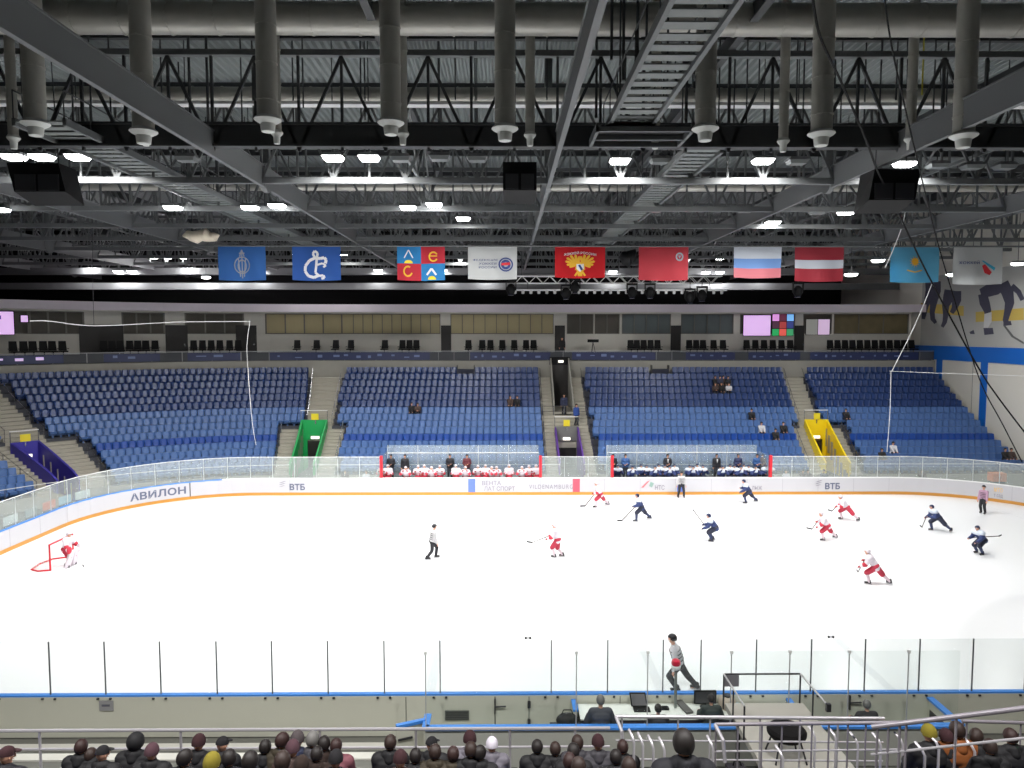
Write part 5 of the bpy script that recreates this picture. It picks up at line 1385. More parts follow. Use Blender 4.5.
def hat_mesh(ps, kind, m):
    if kind == 'knit':
        me = head_shell(ps, .03, .0, .04, 'knit_hat', m, (.82, 1.0, 1.08)); return me
    if kind == 'cap':
        me = head_shell(ps, .016, .02, .045, 'cap', m)
        mb = MB(); q = lambda v: P_head(ps, v); n = 8
        pts = [(math.cos(math.pi * i / n) * .085, .06 + math.sin(math.pi * i / n) * .12) for i in range(n + 1)]
        mb.prism(pts, lambda u, v, w_: q((u, v, .062 - (v - .06) * .15 + w_)), .01)
        bm = bmesh.new(); bm.from_mesh(me); bm.from_mesh(mb.mesh('b', [])); bm.to_mesh(me); bm.free(); return me
    if kind == 'hood':
        return head_shell(ps, .045, -.12, .08, 'hood', m, (.9, 1.0, 1.0))
def helmet_mesh(ps, m):
    me = head_shell(ps, .034, -.02, .055, 'helmet', m, (.84, 1.0, .95)); return me
MESHC = {}
def cached(key, fn):
    if key not in MESHC: MESHC[key] = fn()
    return MESHC[key]
def part(t, name, me, m=None, label=None):
    o = put(name, me, t)
    if m is not None:
        if not o.material_slots: pass
        else:
            o.material_slots[0].link = 'OBJECT'; o.material_slots[0].material = m
    if label: o['label'] = label
    return o
def C(name, c, rough=.75, noise=0.): return mat('cloth ' + name, c, rough, noise=noise, scale=9)
SK_B = C('skate boot', (26, 24, 26), .4); GLV_R = C('glove red', (150, 26, 44)); GLV_B = C('glove blue', (26, 34, 70))
WJ = C('white jersey', (222, 214, 222)); WP = C('red pants', (176, 44, 66)); WS = C('white sock', (214, 196, 204)); RT = C('red trim', (190, 44, 64))
BJ = C('blue jersey', (44, 58, 104)); BP = C('navy pants', (38, 42, 62)); BS = C('navy sock', (48, 58, 92)); BT = C('white trim', (206, 214, 226))
HW = mat('helmet white', (214, 204, 212), .3); HB = mat('helmet blue', (34, 42, 76), .3); HK = mat('helmet black', (30, 30, 36), .35)
OS = C('official shirt', (190, 188, 190)); OK_ = C('official black', (30, 30, 36)); STRIPE = C('official stripe', (40, 40, 46))
def bands(ps, name, segs, m, vox=.03):
    return blob(segs, vox, name, m)
def hockey_player(ps, loc, rz, team, label, group=None, bench=False, vox=.03):
    t = thing('person', label, 'person', loc, rz, group)
    J, Pn, S, T, H, G = (WJ, WP, WS, RT, HW, GLV_R) if team == 'w' else (BJ, BP, BS, BT, HB, GLV_B)
    k = ps.key
    part(t, 'body', cached(('body', k), lambda: body_mesh(ps, vox)))
    part(t, 'jersey', cached(('jersey', k), lambda: blob(torso_caps(ps, .045, hem=-.02, sleeve=.9, pads=.045), vox, 'jersey', J)), J)
    part(t, 'hockey_pants', cached(('pants', k), lambda: blob(leg_caps(ps, .045, upto='knee'), vox, 'hockey_pants', Pn)), Pn)
    def yoke(): return blob([(ps.shl + ps.up * .012, ps.shr + ps.up * .012, .166, .166)], vox, 'jersey_yoke', T)
    if team == 'b': part(t, 'jersey_yoke', cached(('yoke', k), yoke), T, 'white shoulder yoke')
    else:
        for l in (1, 0):
            el, h_ = (ps.ell, ps.hl) if l else (ps.elr, ps.hr)
            part(t, 'sleeve_band', cached(('band', k, l), lambda: blob([(el + (h_ - el) * .1, el + (h_ - el) * .38, .112, .106)], vox, 'sleeve_band', T)), T, 'red sleeve band')
    for l in (1, 0):
        part(t, 'hockey_sock', cached(('sock', k, l), lambda: blob(sock_caps(ps, l), vox, 'hockey_sock', S)), S)
        part(t, 'glove', cached(('glove', k, l), lambda: blob(glove_caps(ps, l), .016, 'glove', G)), G)
        s = part(t, 'skate', cached(('skate', k, l), lambda: boot_mesh(ps, l, True, SK_B)), SK_B)
        put('skate_blade', cached(('blade', k, l), lambda: blade_mesh(ps, l)), s)
    h = part(t, 'helmet', cached(('helmet', k), lambda: helmet_mesh(ps, H)), H)
    def visor():
        q = lambda v: P_head(ps, v); mb = MB(); n = 6
        for i in range(n):
            a0, a1 = R(-60 + 120 * i / n), R(-60 + 120 * (i + 1) / n)
            mb.add([q((.1 * math.sin(a0), .118 * math.cos(a0) - .0, .07)), q((.1 * math.sin(a1), .118 * math.cos(a1), .07)), q((.098 * math.sin(a1), .122 * math.cos(a1), .005)), q((.098 * math.sin(a0), .122 * math.cos(a0), .005))], [(0, 1, 2, 3)])
        return mb.mesh('visor', GLASS)
    put('visor', cached(('visor', k), visor), h)
    return t
def official(ps, loc, rz, label, vox=.03, shirt=OS, helm=HK):
    t = thing('person', label, 'person', loc, rz)
    k = (ps.key, vox)
    part(t, 'body', cached(('body', k), lambda: body_mesh(ps, vox)))
    sh = part(t, 'striped_shirt', cached(('shirt', k), lambda: blob(torso_caps(ps, .02, hem=.03, sleeve=.95), vox, 'striped_shirt', shirt)), shirt)
    for f in (.1, .2, .3, .4, .48):
        def st():
            mb = MB(); c = ps.hip + ps.up * f; n = 20; pts = []
            for i in range(n + 1):
                a = 2 * math.pi * i / n; wx = .225 if f > .2 else .205; wy = .155
                pts.append(c + ps.rx * wx * math.cos(a) * (1 if f < .45 else 1.0) + ps.fw * wy * math.sin(a))
            mb.tube(pts, .012, 5, False); return mb.mesh('stripe', STRIPE)
        if f < .45 : put('stripe', cached(('stripe', k, f), st), sh)
    part(t, 'trousers', cached(('trousers', k), lambda: blob(leg_caps(ps, .02), vox, 'trousers', OK_)), OK_)
    for l in (1, 0):
        s = part(t, 'skate', cached(('skate', k, l), lambda: boot_mesh(ps, l, True, SK_B)), SK_B)
        put('skate_blade', cached(('blade', k, l), lambda: blade_mesh(ps, l)), s)
        def band():
            el, h = (ps.ell, ps.hl) if l else (ps.elr, ps.hr); sh_ = ps.shl if l else ps.shr
            return blob([(sh_ + (el - sh_) * .55, sh_ + (el - sh_) * .75, .088, .084)], .02, 'arm_band', RT)
    part(t, 'helmet', cached(('helmet', k), lambda: helmet_mesh(ps, helm)), helm)
    return t
def civilian(ps, loc, rz, label, jacket, trousers, head, headm, name='person', group=None, vox=.03, tall=1.0, hood=None, g=.035):
    t = thing(name, label, 'person', loc, rz, group)
    if tall != 1.0: t.scale = (tall,) * 3
    k = (ps.key, vox)
    part(t, 'body', cached(('body', k), lambda: body_mesh(ps, vox)))
    part(t, 'jacket', cached(('jacket', k, g), lambda: blob(torso_caps(ps, g, hem=.0, sleeve=.95), vox, 'jacket', jacket)), jacket)
    part(t, 'trousers', cached(('ctrousers', k), lambda: blob(leg_caps(ps, .015), vox, 'trousers', trousers)), trousers)
    for l in (1, 0): part(t, 'shoe', cached(('shoe', k, l), lambda: boot_mesh(ps, l, False, SK_B)), SK_B)
    if head in ('hair', 'longhair'):
        part(t, 'hair', cached(('hair', k, head), lambda: hair_mesh(ps, headm, .05 if head == 'longhair' else 0)), headm)
    elif head: part(t, {'knit': 'knit_hat', 'cap': 'cap', 'hood': 'hood'}[head], cached((head, k), lambda: hat_mesh(ps, head, headm)), headm)
    if head in ('knit', 'cap'):
        pass
    if hood is not None:
        part(t, 'collar', cached(('collar', k), lambda: blob([(ps.neck - ps.rx * .06 - ps.fw * .03 + ps.up * .02, ps.neck + ps.rx * .06 - ps.fw * .03 + ps.up * .02, .085, .085), (ps.neck - ps.fw * .09 - ps.up * .04, ps.neck - ps.fw * .08 + ps.up * .03, .085, .07), (ps.shl + ps.up * .03, ps.shr + ps.up * .03, .1, .1)], vox * .8, 'collar', hood)), hood)
    return t
def stick(h0, h1, blade, label, m=None):
    """shaft through the two hands to the blade on the ice"""
    h0, h1, b = V(h0), V(h1), V(blade)
    t = thing('hockey_stick', label, 'hockey stick', (b.x, b.y, b.z))
    d = (b - h0).normalized(); top = h0 - d * .1
    MB().bar(top, b, .03, .042).build('shaft', m or mat('stick shaft', (92, 84, 78), .5), t)
    side = V((d.x, d.y, 0)); side = side.normalized() if side.length > .01 else V((1, 0, 0))
    e = b + side * .3 + V((0, 0, .01))
    MB().bar(b - side * .02, e, .02, .075).build('blade', mat('stick blade', (44, 42, 44), .6), t)
def toW(loc, rz, p):
    c, s = math.cos(rz), math.sin(rz); return V((loc[0] + c * p.x - s * p.y, loc[1] + s * p.x + c * p.y, loc[2] + p.z))

# ------------- skaters on the ice
LEFT, RIGHT, AWAY, TOWARD = R(90), R(-90), 0., R(180)
SK = dict(
    glide=Pose(hip=(0, -.05, .80), lean=.62, fl=(-.14, .22, .0), fr=(.2, -.62, .03), hl=(-.22, .55, .78), hr=(.18, .42, .95), tr=.5, head=(0, .05)),
    push=Pose(hip=(0, -.05, .78), lean=.72, fl=(-.3, -.6, .04), fr=(.14, .25, .0), hl=(-.2, .55, .85), hr=(.22, .5, .75), tl=-.5, head=(0, .05)),
    crouch=Pose(hip=(0, -.12, .74), lean=.66, fl=(-.2, .1, .0), fr=(.2, .02, .0), hl=(-.22, .5, .72), hr=(.24, .45, .8), head=(0, .05)),
    reach=Pose(hip=(0, -.08, .84), lean=.42, fl=(-.14, .16, 0), fr=(.16, -.2, .0), hl=(-.16, .6, .95), hr=(.1, .45, 1.0), head=(.2, .02)),
    stride=Pose(hip=(0, -.02, .84), lean=.45, fl=(-.1, .35, .0), fr=(.14, -.6, .05), hl=(-.24, .5, .95), hr=(.24, .25, .85), tr=.35, head=(0, .05)),
    upright=Pose(hip=(0, -.03, .88), lean=.28, fl=(-.14, .12, 0), fr=(.16, -.22, 0), hl=(-.24, .42, .95), hr=(.22, .38, 1.0), head=(0, 0)))
def skater(px, py, pose, rz, team, label, blade=None, sl=None, bz=.03):
    loc = atZ(px, py, 0); ps = SK[pose]
    hockey_player(ps, tuple(loc), rz, team, label)
    if blade:
        b = blade if isinstance(blade, Vector) else atZ(*blade, bz)
        stick(toW(loc, rz, ps.hr), toW(loc, rz, ps.hl), b, sl)
skater(600, 507, 'stride', LEFT + .2, 'w', 'hockey player in white and red nearest the boards, skating left beside the red line', (585, 506), 'hockey stick of the white and red player nearest the far boards')
skater(557, 557, 'upright', LEFT - .3, 'w', 'hockey player in white and red alone in mid ice, holding the stick out left', (532, 542.5), 'pale hockey stick held out left by the lone white and red player', .5)
skater(826, 540, 'glide', LEFT, 'w', 'hockey player in white and red skating left, lower one of the right pair', (812, 529), 'hockey stick of the lower player in the right white pair', .5)
skater(846, 520, 'push', LEFT - .15, 'w', 'hockey player in white and red skating left, upper one of the right pair', (832, 511), 'hockey stick of the upper player in the right white pair', .4)
skater(874, 584, 'glide', LEFT - .5, 'w', 'large hockey player in white and red at lower right, kicking a skate back', (858, 572), 'hockey stick of the lower right white and red player')
skater(641, 521, 'stride', LEFT + .1, 'b', 'hockey player in blue skating left with stick on the ice, left of the blue group', (622, 520.5), 'hockey stick laid on the ice by the leftmost blue player')
skater(713, 541, 'crouch', LEFT - .2, 'b', 'hockey player in blue raising a stick to the left in mid ice', (694, 511), 'hockey stick raised to the left by the blue player in mid ice', .9)
skater(748, 503, 'glide', LEFT, 'b', 'hockey player in blue close to the far boards right of the official')
skater(937, 531, 'push', LEFT, 'b', 'hockey player in blue striding left at the right, long back leg', (922, 527), 'hockey stick of the long striding blue player')
skater(980, 554, 'crouch', LEFT + .3, 'b', 'hockey player in blue bending over near the right edge, stick behind', atZ(999, 536, .35), 'pale hockey stick pointing right behind the bending blue player')
# puck near the first player
p = atZ(581, 507.3, 0.0); tag(MB().lathe([(.038, 0), (.04, .004), (.04, .022), (.038, .026)], (0, 0, 0), 16).build('puck', BLACK), 'black puck on the ice left of the player nearest the red line', 'puck').location = p
# officials
official(Pose(hip=(0, -.05, .88), lean=.2, fl=(-.1, .2, 0), fr=(.12, -.3, 0), hl=(-.2, .25, .8), hr=(.22, .15, .8), head=(.0, -.1)), tuple(atZ(433, 558.5, 0)), RIGHT + .3, 'official in a pale top and dark trousers skating alone left of centre ice')
official(Pose(hip=(0, 0, .93), lean=.02, fl=(-.2, .02, 0), fr=(.2, .02, 0), hl=(-.3, .05, .8), hr=(.3, .05, .8)), tuple(atZ(681, 497.5, 0)), TOWARD, 'official in striped shirt standing with legs apart against the far boards')
official(Pose(hip=(0, 0, .92), lean=.05, fl=(-.13, .05, 0), fr=(.14, -.03, 0), hl=(-.25, .2, .85), hr=(.25, .15, .8)), tuple(atZ(983, 513.5, 0)), LEFT + .6, 'official standing upright on the ice near the far right corner', shirt=C('official lilac', (176, 140, 164)))
nl = atZ(684, 690.5, 0)
NLP = Pose(hip=(.0, .04, .81), lean=.32, side=-.02, fl=(-.12, .12, .0), fr=(.12, -.44, .0), hl=(-.3, .22, .62), hr=(.3, .12, .78), tr=.25, tl=.1, head=(-.2, -.05))
nlo = official(NLP, (nl.x - .12, nl.y, 0), LEFT - .15, 'official in a grey top leaning left just behind the near glass', vox=.014, shirt=C('official grey', (206, 206, 212))); nlo.scale = (1.1, 1.1, 1.1)
# goalkeeper
gl = atZ(69, 566, 0); grz = RIGHT - .1
GP = Pose(hip=(0, -.12, .84), lean=.3, fl=(-.24, .05, 0), fr=(.24, .05, 0), hl=(-.42, .25, .85), hr=(.42, .3, .8), head=(0, -.05))
gk = hockey_player(GP, tuple(gl), grz, 'w', 'goalkeeper in white with big leg pads standing in front of the goal')
for l in (1, 0):
    kn, an = (GP.knl, GP.anl) if l else (GP.knr, GP.anr)
    mb = MB(); a = an + V((0, .1, -.02)); b = kn + V((0, .12, .28)); 
    for dx in (-.1, .0, .1): capsule(mb, a + V((dx, 0, 0)), b + V((dx, 0, -.03 * abs(dx) * 10)), .075, .075)
    part(gk, 'leg_pad', mb.mesh('leg_pad', [HW], smooth=True), None)
mb = MB(); mb.box(-.52, -.3, .28, .36, .62, 1.0); part(gk, 'blocker', mb.mesh('blocker', [WJ]))
mb = MB(); mb.sphere(GP.hr + V((.02, .08, .05)), .15, 12, 8, (1, .55, 1.15)); part(gk, 'catching_glove', mb.mesh('catching_glove', [RT], smooth=True))
gs = toW(gl, grz, GP.hl + V((0, .05, -.02))); stick(gs + V((0, 0, .5)), gs, toW(gl, grz, V((-.1, .62, .03))), 'goalkeeper\'s paddle stick in front of the white leg pads', WHITE and mat('stick white', (214, 210, 204), .5))

# ------------- team benches
SITF = Pose(hip=(0, 0, .55), lean=.3, fl=(-.15, .42, 0), fr=(.15, .42, 0), hl=(-.2, .45, .95), hr=(.2, .45, .95), head=(0, -.05))
SITU = Pose(hip=(0, 0, .55), lean=.1, fl=(-.15, .42, 0), fr=(.15, .42, 0), hl=(-.22, .35, .75), hr=(.22, .35, .75), head=(.2, 0))
SITL = Pose(hip=(0, .3, .62), lean=.45, fl=(-.15, .2, 0), fr=(.15, .2, 0), hl=(-.18, .75, 1.08), hr=(.18, .75, 1.08), head=(-.2, .1))
STCH = Pose(hip=(0, 0, .93), lean=.02, fl=(-.12, .02, 0), fr=(.12, 0, 0), hl=(-.1, .22, 1.1), hr=(.12, .22, 1.05), head=(.2, 0))
STRX = Pose(hip=(0, 0, .93), lean=.0, fl=(-.12, .02, 0), fr=(.12, 0, 0), hl=(-.24, .05, .82), hr=(.24, .05, .82), head=(-.2, 0))
wb = [382.5, 388, 407.5, 418.5, 424.5, 433, 440, 456, 466.5, 478, 485.5, 492.5, 496.5, 509, 522.5, 529, 536]
for q, px in enumerate(wb):
    ps = [SITF, SITU, SITL][(q * 7) % 3] if px not in (407.5, 496.5) else SITL
    y = 16.2 if ps is not SITL else 15.9
    p = atY(px, 472, y); hockey_player(ps, (p.x, y, .52), TOWARD + .1 * math.sin(q * 2.1), 'w', 'player in white jersey and white helmet on the left team bench, %s from the left' % nth(q + 1), 'players on the white bench')
bb = [617.5, 630, 641, 646.5, 653, 658.5, 664.5, 668.5, 674, 689, 692, 697, 702, 720.5, 730, 733.5, 737.5, 743.5, 748, 752, 765.5, 769.5]
for q, px in enumerate(bb):
    ps = [SITF, SITU, SITL][(q * 5) % 3]; y = 16.2 if ps is not SITL else 15.9
    if q % 2 and ps is SITU: y = 16.35
    p = atY(px, 472, y); hockey_player(ps, (p.x, y, .52), TOWARD + .12 * math.sin(q * 1.7), 'b', 'player in blue jersey on the right team bench, %s from the left' % nth(q + 1), 'players on the blue bench')
SUIT = C('dark suit', (30, 30, 38)); JEANS = C('dark trousers', (34, 36, 44)); HAIRD = C('hair dark', (28, 21, 20), .6); HAIRG = C('hair grey', (112, 110, 108), .6); HAIRB = C('hair brown', (48, 33, 28), .6)
TRACK = C('tracksuit blue', (50, 86, 140))
for px, c, lab in ((391, SUIT, 'coach in dark suit at the left end of the white bench'), (405, SUIT, 'coach in dark suit, second from left behind the white bench'), (450, SUIT, 'coach in dark suit with red tie, middle of the white bench'), (467, C('staff maroon', (96, 40, 48)), 'staff person in maroon behind the right half of the white bench')):
    p = atY(px, 465, 17.2); civilian(STCH if px != 405 else STRX, (p.x, 17.2, .68), TOWARD, lab, c, JEANS, 'hair', HAIRD)
for px, c, lab in ((613, SUIT, 'coach in black at the left end of the blue bench'), (667.5, SUIT, 'coach in dark suit and white shirt behind the blue bench, left one'), (716.5, SUIT, 'coach in dark suit and white shirt behind the blue bench, right one'), (738, C('staff navy', (36, 44, 80)), 'staff person in navy behind the right half of the blue bench'), (625.5, TRACK, 'staff person in pale blue tracksuit near the left end of the blue bench'), (757, TRACK, 'staff person in pale blue tracksuit near the right end of the blue bench'), (762, C('staff beige', (120, 100, 84)), 'staff person in beige standing at the right end of the blue bench')):
    y = 17.2
    p = atY(px, 465, y); t = civilian(STCH if px != 716.5 else STRX, (p.x, y, .68), TOWARD, lab, c, JEANS, 'hair', HAIRD)
    if c is SUIT and px > 650:
        mb = MB(); ps = STCH if px != 716.5 else STRX; mb.prism([(-.05, .5), (.05, .5), (.0, .2)], lambda u, v, w_: ps.hip + V((u, .165 + w_, v)), .012); part(t, 'shirt_front', mb.mesh('shirt_front', [WHITE]))

# ------------- spectators and staff in the far stand
SEATP = Pose(hip=(0, .0, .52), lean=-.04, fl=(-.13, .5, 0), fr=(.13, .5, 0), hl=(-.12, .4, .62), hr=(.12, .4, .62), head=(0, -.1))
SEATQ = Pose(hip=(0, .02, .52), lean=.3, fl=(-.15, .42, 0), fr=(.15, .46, 0), hl=(-.05, .5, .7), hr=(.07, .5, .72), head=(.2, -.1))
DARKJ = C('jacket black', (19, 18, 22)); BRNJ = C('jacket brown', (64, 48, 44)); WHJ = C('jacket pale', (190, 190, 196)); NVJ = C('jacket navy', (34, 40, 66))
def row_of(py):
    return min(range(NROW), key=lambda i: abs(proj((0, ROWR[i], ROWZ[i] + 1.1))[1] - py))
def seat_person(px, py, lab, j=DARKJ, head='hair', hm=None, ps=SEATP):
    i = row_of(py); s = stand_of_px(px, ROWR[i], ROWZ[i] + .8); p, n = stand(s, ROWR[i] - .1)
    civilian(ps, (p.x, p.y, ROWZ[i]), math.atan2(-n.x, n.y) + math.pi, lab, j, JEANS, head, hm or HAIRD)
seat_person(412, 406, 'person in black sitting alone in the seats left of the middle stairs', DARKJ)
seat_person(418, 408, 'person in pale trousers beside the lone black-clad person left of the stairs', BRNJ, ps=SEATQ)
seat_person(510, 400, 'person in brown, left one of the pair in the seats by the middle stairs', BRNJ)
seat_person(517, 401, 'person in black, right one of the pair in the seats by the middle stairs', DARKJ)
for q, px in enumerate((715, 719, 723, 727)): seat_person(px, 381, 'person in dark clothes, small upper group in right seats, top row, %s' % nth(q + 1), [DARKJ, NVJ, BRNJ, DARKJ][q], ps=[SEATP, SEATQ][q % 2])
for q, px in enumerate((714, 721, 728)): seat_person(px, 387, 'person in the small upper group in right seats, lower row, %s' % nth(q + 1), [BRNJ, DARKJ, WHJ][q], ps=[SEATQ, SEATP][q % 2])
seat_person(751, 410, 'person in black sitting alone right of the small upper group', DARKJ)
seat_person(761, 424, 'person in pale jacket sitting alone above the yellow tunnel\'s left side', WHJ)
seat_person(783, 424, 'person in black, upper one of the pair left of the yellow tunnel', DARKJ)
seat_person(775, 431, 'person in black, lower one of the pair left of the yellow tunnel', DARKJ)
seat_person(845, 409, 'person in black sitting alone right above the yellow tunnel', DARKJ)
seat_person(881, 449, 'person in black near the glass right of the yellow tunnel', DARKJ)
seat_person(892, 448, 'small person in white sitting right of the yellow tunnel', WHJ)
seat_person(1004, 453, 'person in black, left one of the pair by the right wall', DARKJ)
seat_person(1010, 454, 'person in black and orange, right one of the pair by the right wall', BRNJ)
zc = ROWZ[8]
p = atY(564, 402, 26.0); civilian(STRX, (p.x, 26.0, ROWZ[8] + .2), TOWARD, 'steward in dark clothes standing on the middle stairs below the guard rail', NVJ, JEANS, 'hair', HAIRD)
p = atY(576, 411, 24.6); civilian(STRX, (p.x, 24.4, ROWZ[7]), TOWARD + .6, 'steward in blue standing right of the yellow sign on the middle stairs', C('steward blue', (40, 70, 140)), JEANS, 'hair', HAIRD)
p = atY(562, 350, 32.4); civilian(STRX, (p.x, 32.4, 8.9), TOWARD, 'person in black standing on the balcony above the middle stairs', DARKJ, JEANS, 'hair', HAIRD)
for px, lab, j in ((345, 'person in grey behind the glass right of the green tunnel, left one', BRNJ), (366, 'person in pale top behind the glass left of the white bench', WHJ), (786, 'person in white behind the glass left of the yellow tunnel', WHJ), (803, 'person in brown behind the glass in front of the yellow tunnel, left one', BRNJ), (808, 'person in brown behind the glass in front of the yellow tunnel, right one', BRNJ), (824, 'person in grey behind the glass under the yellow tunnel', NVJ), (922, 'person in dark clothes sitting low behind the glass at the right', BRNJ)):
    p = atY(px, 475, 17.0); civilian(SEATP, (p.x, 17.0, .0), TOWARD, lab, j, JEANS, 'hair', HAIRD)
    mb = MB().box(p.x - .2, p.x + .2, 16.85, 17.25, .38, .42); t = thing('folding_stool', 'small folding stool behind the far glass, %s from the left' % nth(1 + sum(1 for v in (345, 366, 786, 803, 808, 824, 922) if v < px)), 'stool', (p.x, 17.05, 0), 0, 'stools behind the glass')
    mb.build('seat', BLACKP, t)
    for dx in (-.17, .17):
        for dy in (-.15, .15): MB().box(p.x + dx - .015, p.x + dx + .015, 17.05 + dy - .015, 17.05 + dy + .015, -.03, .38).build('leg', STEELD, t)
# ---------------------------------------------------------------- near stand
NY = [-20.35 - 0] ; 
NSZ = 3.65; NSY = -22.95
def near_row(k): return (NSY - 1.0 - .85 * k, NSZ + .42 * k)     # seat line y, floor z
mb = MB().box(-40, WX, NSY - 1.0 + .3, NSY, -.03, NSZ)
for k in range(8):
    y, z = near_row(k); mb.box(-40, WX, y - .55, y + .3, -.03, z)
struct('floor_near_terrace', mb, CONCD)
# steel guard rail in front
t = thing('near_guard_rail', 'shiny steel guard rail crossing the bottom of the picture before the spectators', 'rail', (-12, NSY + .05, NSZ))
xr = atY(610, 730, NSY + .05).x
ry = NSY + .05; zr = atY(300, 729.5, ry).z; zm = atY(300, 748, ry).z
MB().tube([(-30, ry, zr), (xr, ry, zr)], .028, 8).build('top_tube', RAILM, t, smooth=True)
MB().tube([(-30, ry, zm), (xr, ry, zm)], .02, 8).build('mid_tube', RAILM, t, smooth=True)
for px in (-60, 40, 181, 320, 416, 510, 575):
    x = atY(px, 745, ry).x; MB().tube([(x, ry, NSZ), (x, ry, zr)], .022, 8).build('post', RAILM, t)
# walkway to the scorers with its rails
dkx0, dkx1 = atZ(735, 703, 2.0).x, atZ(803, 703, 2.0).x
dky = atZ(770, 703, 2.0).y
t = thing('walkway_platform', 'pale grey walkway platform reaching out to the scorers, with thin rails', 'platform', ((dkx0 + dkx1) / 2, dky, 0))
MB().box(dkx0 - .25, dkx1, NSY - .02, dky, 1.86, 2.0).build('deck', mat('deck pale grey', (168, 165, 156), .6, noise=.04), t)
for x in (dkx0, dkx1 - .1):
    for y in (dky - .15, NSY + .3): MB().box(x, x + .08, y - .04, y + .04, -.03, 1.86).build('leg', STEELD, t)
rz_ = atY(760, 674, dky).z
xa, xb = atY(724, 674, dky).x, atY(800.5, 674, dky).x
MB().tube([(xa, dky, rz_), (xb, dky, rz_)], .022, 8).build('top_tube', STEELD, t)
for x in (xa, xb):
    MB().tube([(x, dky, 1.86), (x, dky, rz_)], .022, 8).build('post', STEELD, t)
    MB().tube([(x, dky, rz_), (x, dky - 1.55, rz_)], .022, 8).build('side_tube', mat('rail light', (196, 196, 196), .35, .5), t)
    MB().tube([(x, dky - .75, 1.86), (x, dky - .75, rz_)], .02, 8).build('post', STEELD, t)
MB().tube([(xa, dky - 1.55, rz_), (xa, dky - 1.55, 1.9)], .022, 8).build('post', STEELD, t)
MB().box(xb - .05, xb + .05, dky - 1.6, dky - 1.52, rz_ - .12, rz_ + .06).build('rail_bracket', STEELD, t)
p = atY(729, 680, dky)
o = MB().box(xa, xa + .36, dky - .03, dky + .02, rz_ - .3, rz_ - .01).build('rail_sign', mat('sign grey', (112, 112, 118), .5), org=(xa, dky, rz_ - .3)); tag(o, 'blank grey sign plate hanging on the walkway rail corner', 'sign')
# stool on the walkway
p = atZ(786, 757, 2.0)
t = thing('round_stool', 'round black padded stool with four legs on the pale walkway', 'stool', (p.x, p.y, 2.0))
hz = .62
MB().lathe([(.1, hz - .2), (.33, hz - .18), (.4, hz - .1), (.41, hz - .03), (.36, hz + .03), (.1, hz + .05)], (p.x, p.y, 2.0), 24).build('cushion', mat('stool black', (14, 12, 13), .8, spec=.2), t, smooth=True)
for a, b in ((-1, -1), (1, -1), (1, 1), (-1, 1)): MB().tube([(p.x + a * .22, p.y + b * .2, 2.0 + hz - .18), (p.x + a * .33, p.y + b * .3, 2.0)], .02, 8).build('leg', STEELD, t)
# upper rails of the right part
def rail_run(px0, py0, px1, py1, Y0, Y1, r, posts, lab, foot, zfoot, m=RAILM, mids=(), hook=True):
    a, b = atY(px0, py0, Y0), atY(px1, py1, Y1)
    t = thing('stair_rail', lab, 'rail', tuple(a), 0, 'steel rails of the near stand')
    MB().tube([a, b], r, 10).build('top_tube', m, t, smooth=True)
    for dz in mids: MB().tube([a - V((0, 0, dz)), b - V((0, 0, dz))], r * .55, 8).build('mid_tube', RAILM, t)
    for px in posts:
        f = (px - px0) / (px1 - px0); q = a.lerp(b, f); MB().tube([q, (q.x, q.y, zfoot)], r * .52, 8).build('post', m, t, smooth=True)
    if hook: MB().tube([a, a + V((.06, -.25, -.12)), a + V((.08, -.3, -.45))], r, 8).build('end_bend', RAILM, t, smooth=True)
    return t
rail_run(616, 716.5, 884, 718.5, -22.7, -22.7, .03, (622, 678, 710, 760, 800, 838), 'long steel rail over the walkway, starting above the spectators\' heads', 0, 3.5, RAILM, (.42, .75))
rail_run(715, 724.5, 905, 722.5, -23.3, -23.3, .03, (716, 738, 762, 782, 812, 829, 848, 866), 'second steel rail nearer than the first, crossing below the walkway', 0, 3.6, mat('rail dark', (150, 144, 152), .3, .2), (.45, .8))
rail_run(872, 727, 1030, 707.5, -24.3, -25.2, .036, (878, 890, 902, 909, 960), 'thick sloping stair rail rising to the right edge', 0, 3.9, mat('rail dark', (96, 92, 98)), (.42,), hook=False)
rail_run(962, 721, 1030, 723, -22.8, -22.8, .03, (963, 967, 1021), 'short dark rail above the spectators at the right edge', 0, 3.6, mat('rail dark', (96, 92, 98)), (), hook=False)
# short curved barrier posts at the row ends
for q, (px, py, Y) in enumerate([(634, 739, -24.0), (643, 742, -24.0), (653.5, 745, -24.0), (664.5, 747, -24.0), (713, 745, -23.7), (783, 755, -24.0), (815, 734, -23.0), (836, 736, -23.0), (858, 741, -23.3), (881, 742, -23.7), (903, 741, -23.4), (925, 752, -24.3), (939, 744, -24.1), (975, 748, -24.1)]):
    a = atY(px, py, Y); t = thing('barrier_post', 'short steel post with bent top at the row ends, %s from the left' % nth(q + 1), 'post', (a.x, a.y, 3.6), 0, 'bent steel posts')
    MB().tube([(a.x, a.y, 3.6), (a.x, a.y, a.z - .06), (a.x - .015, a.y + .05, a.z), (a.x - .05, a.y + .18, a.z + .05)], .02, 8).build('bent_tube', RAILM, t, smooth=True)
    MB().lathe([(.06, 0), (.06, .015), (.03, .02)], (a.x, a.y, 3.65), 10).build('foot_plate', STEELD, t)
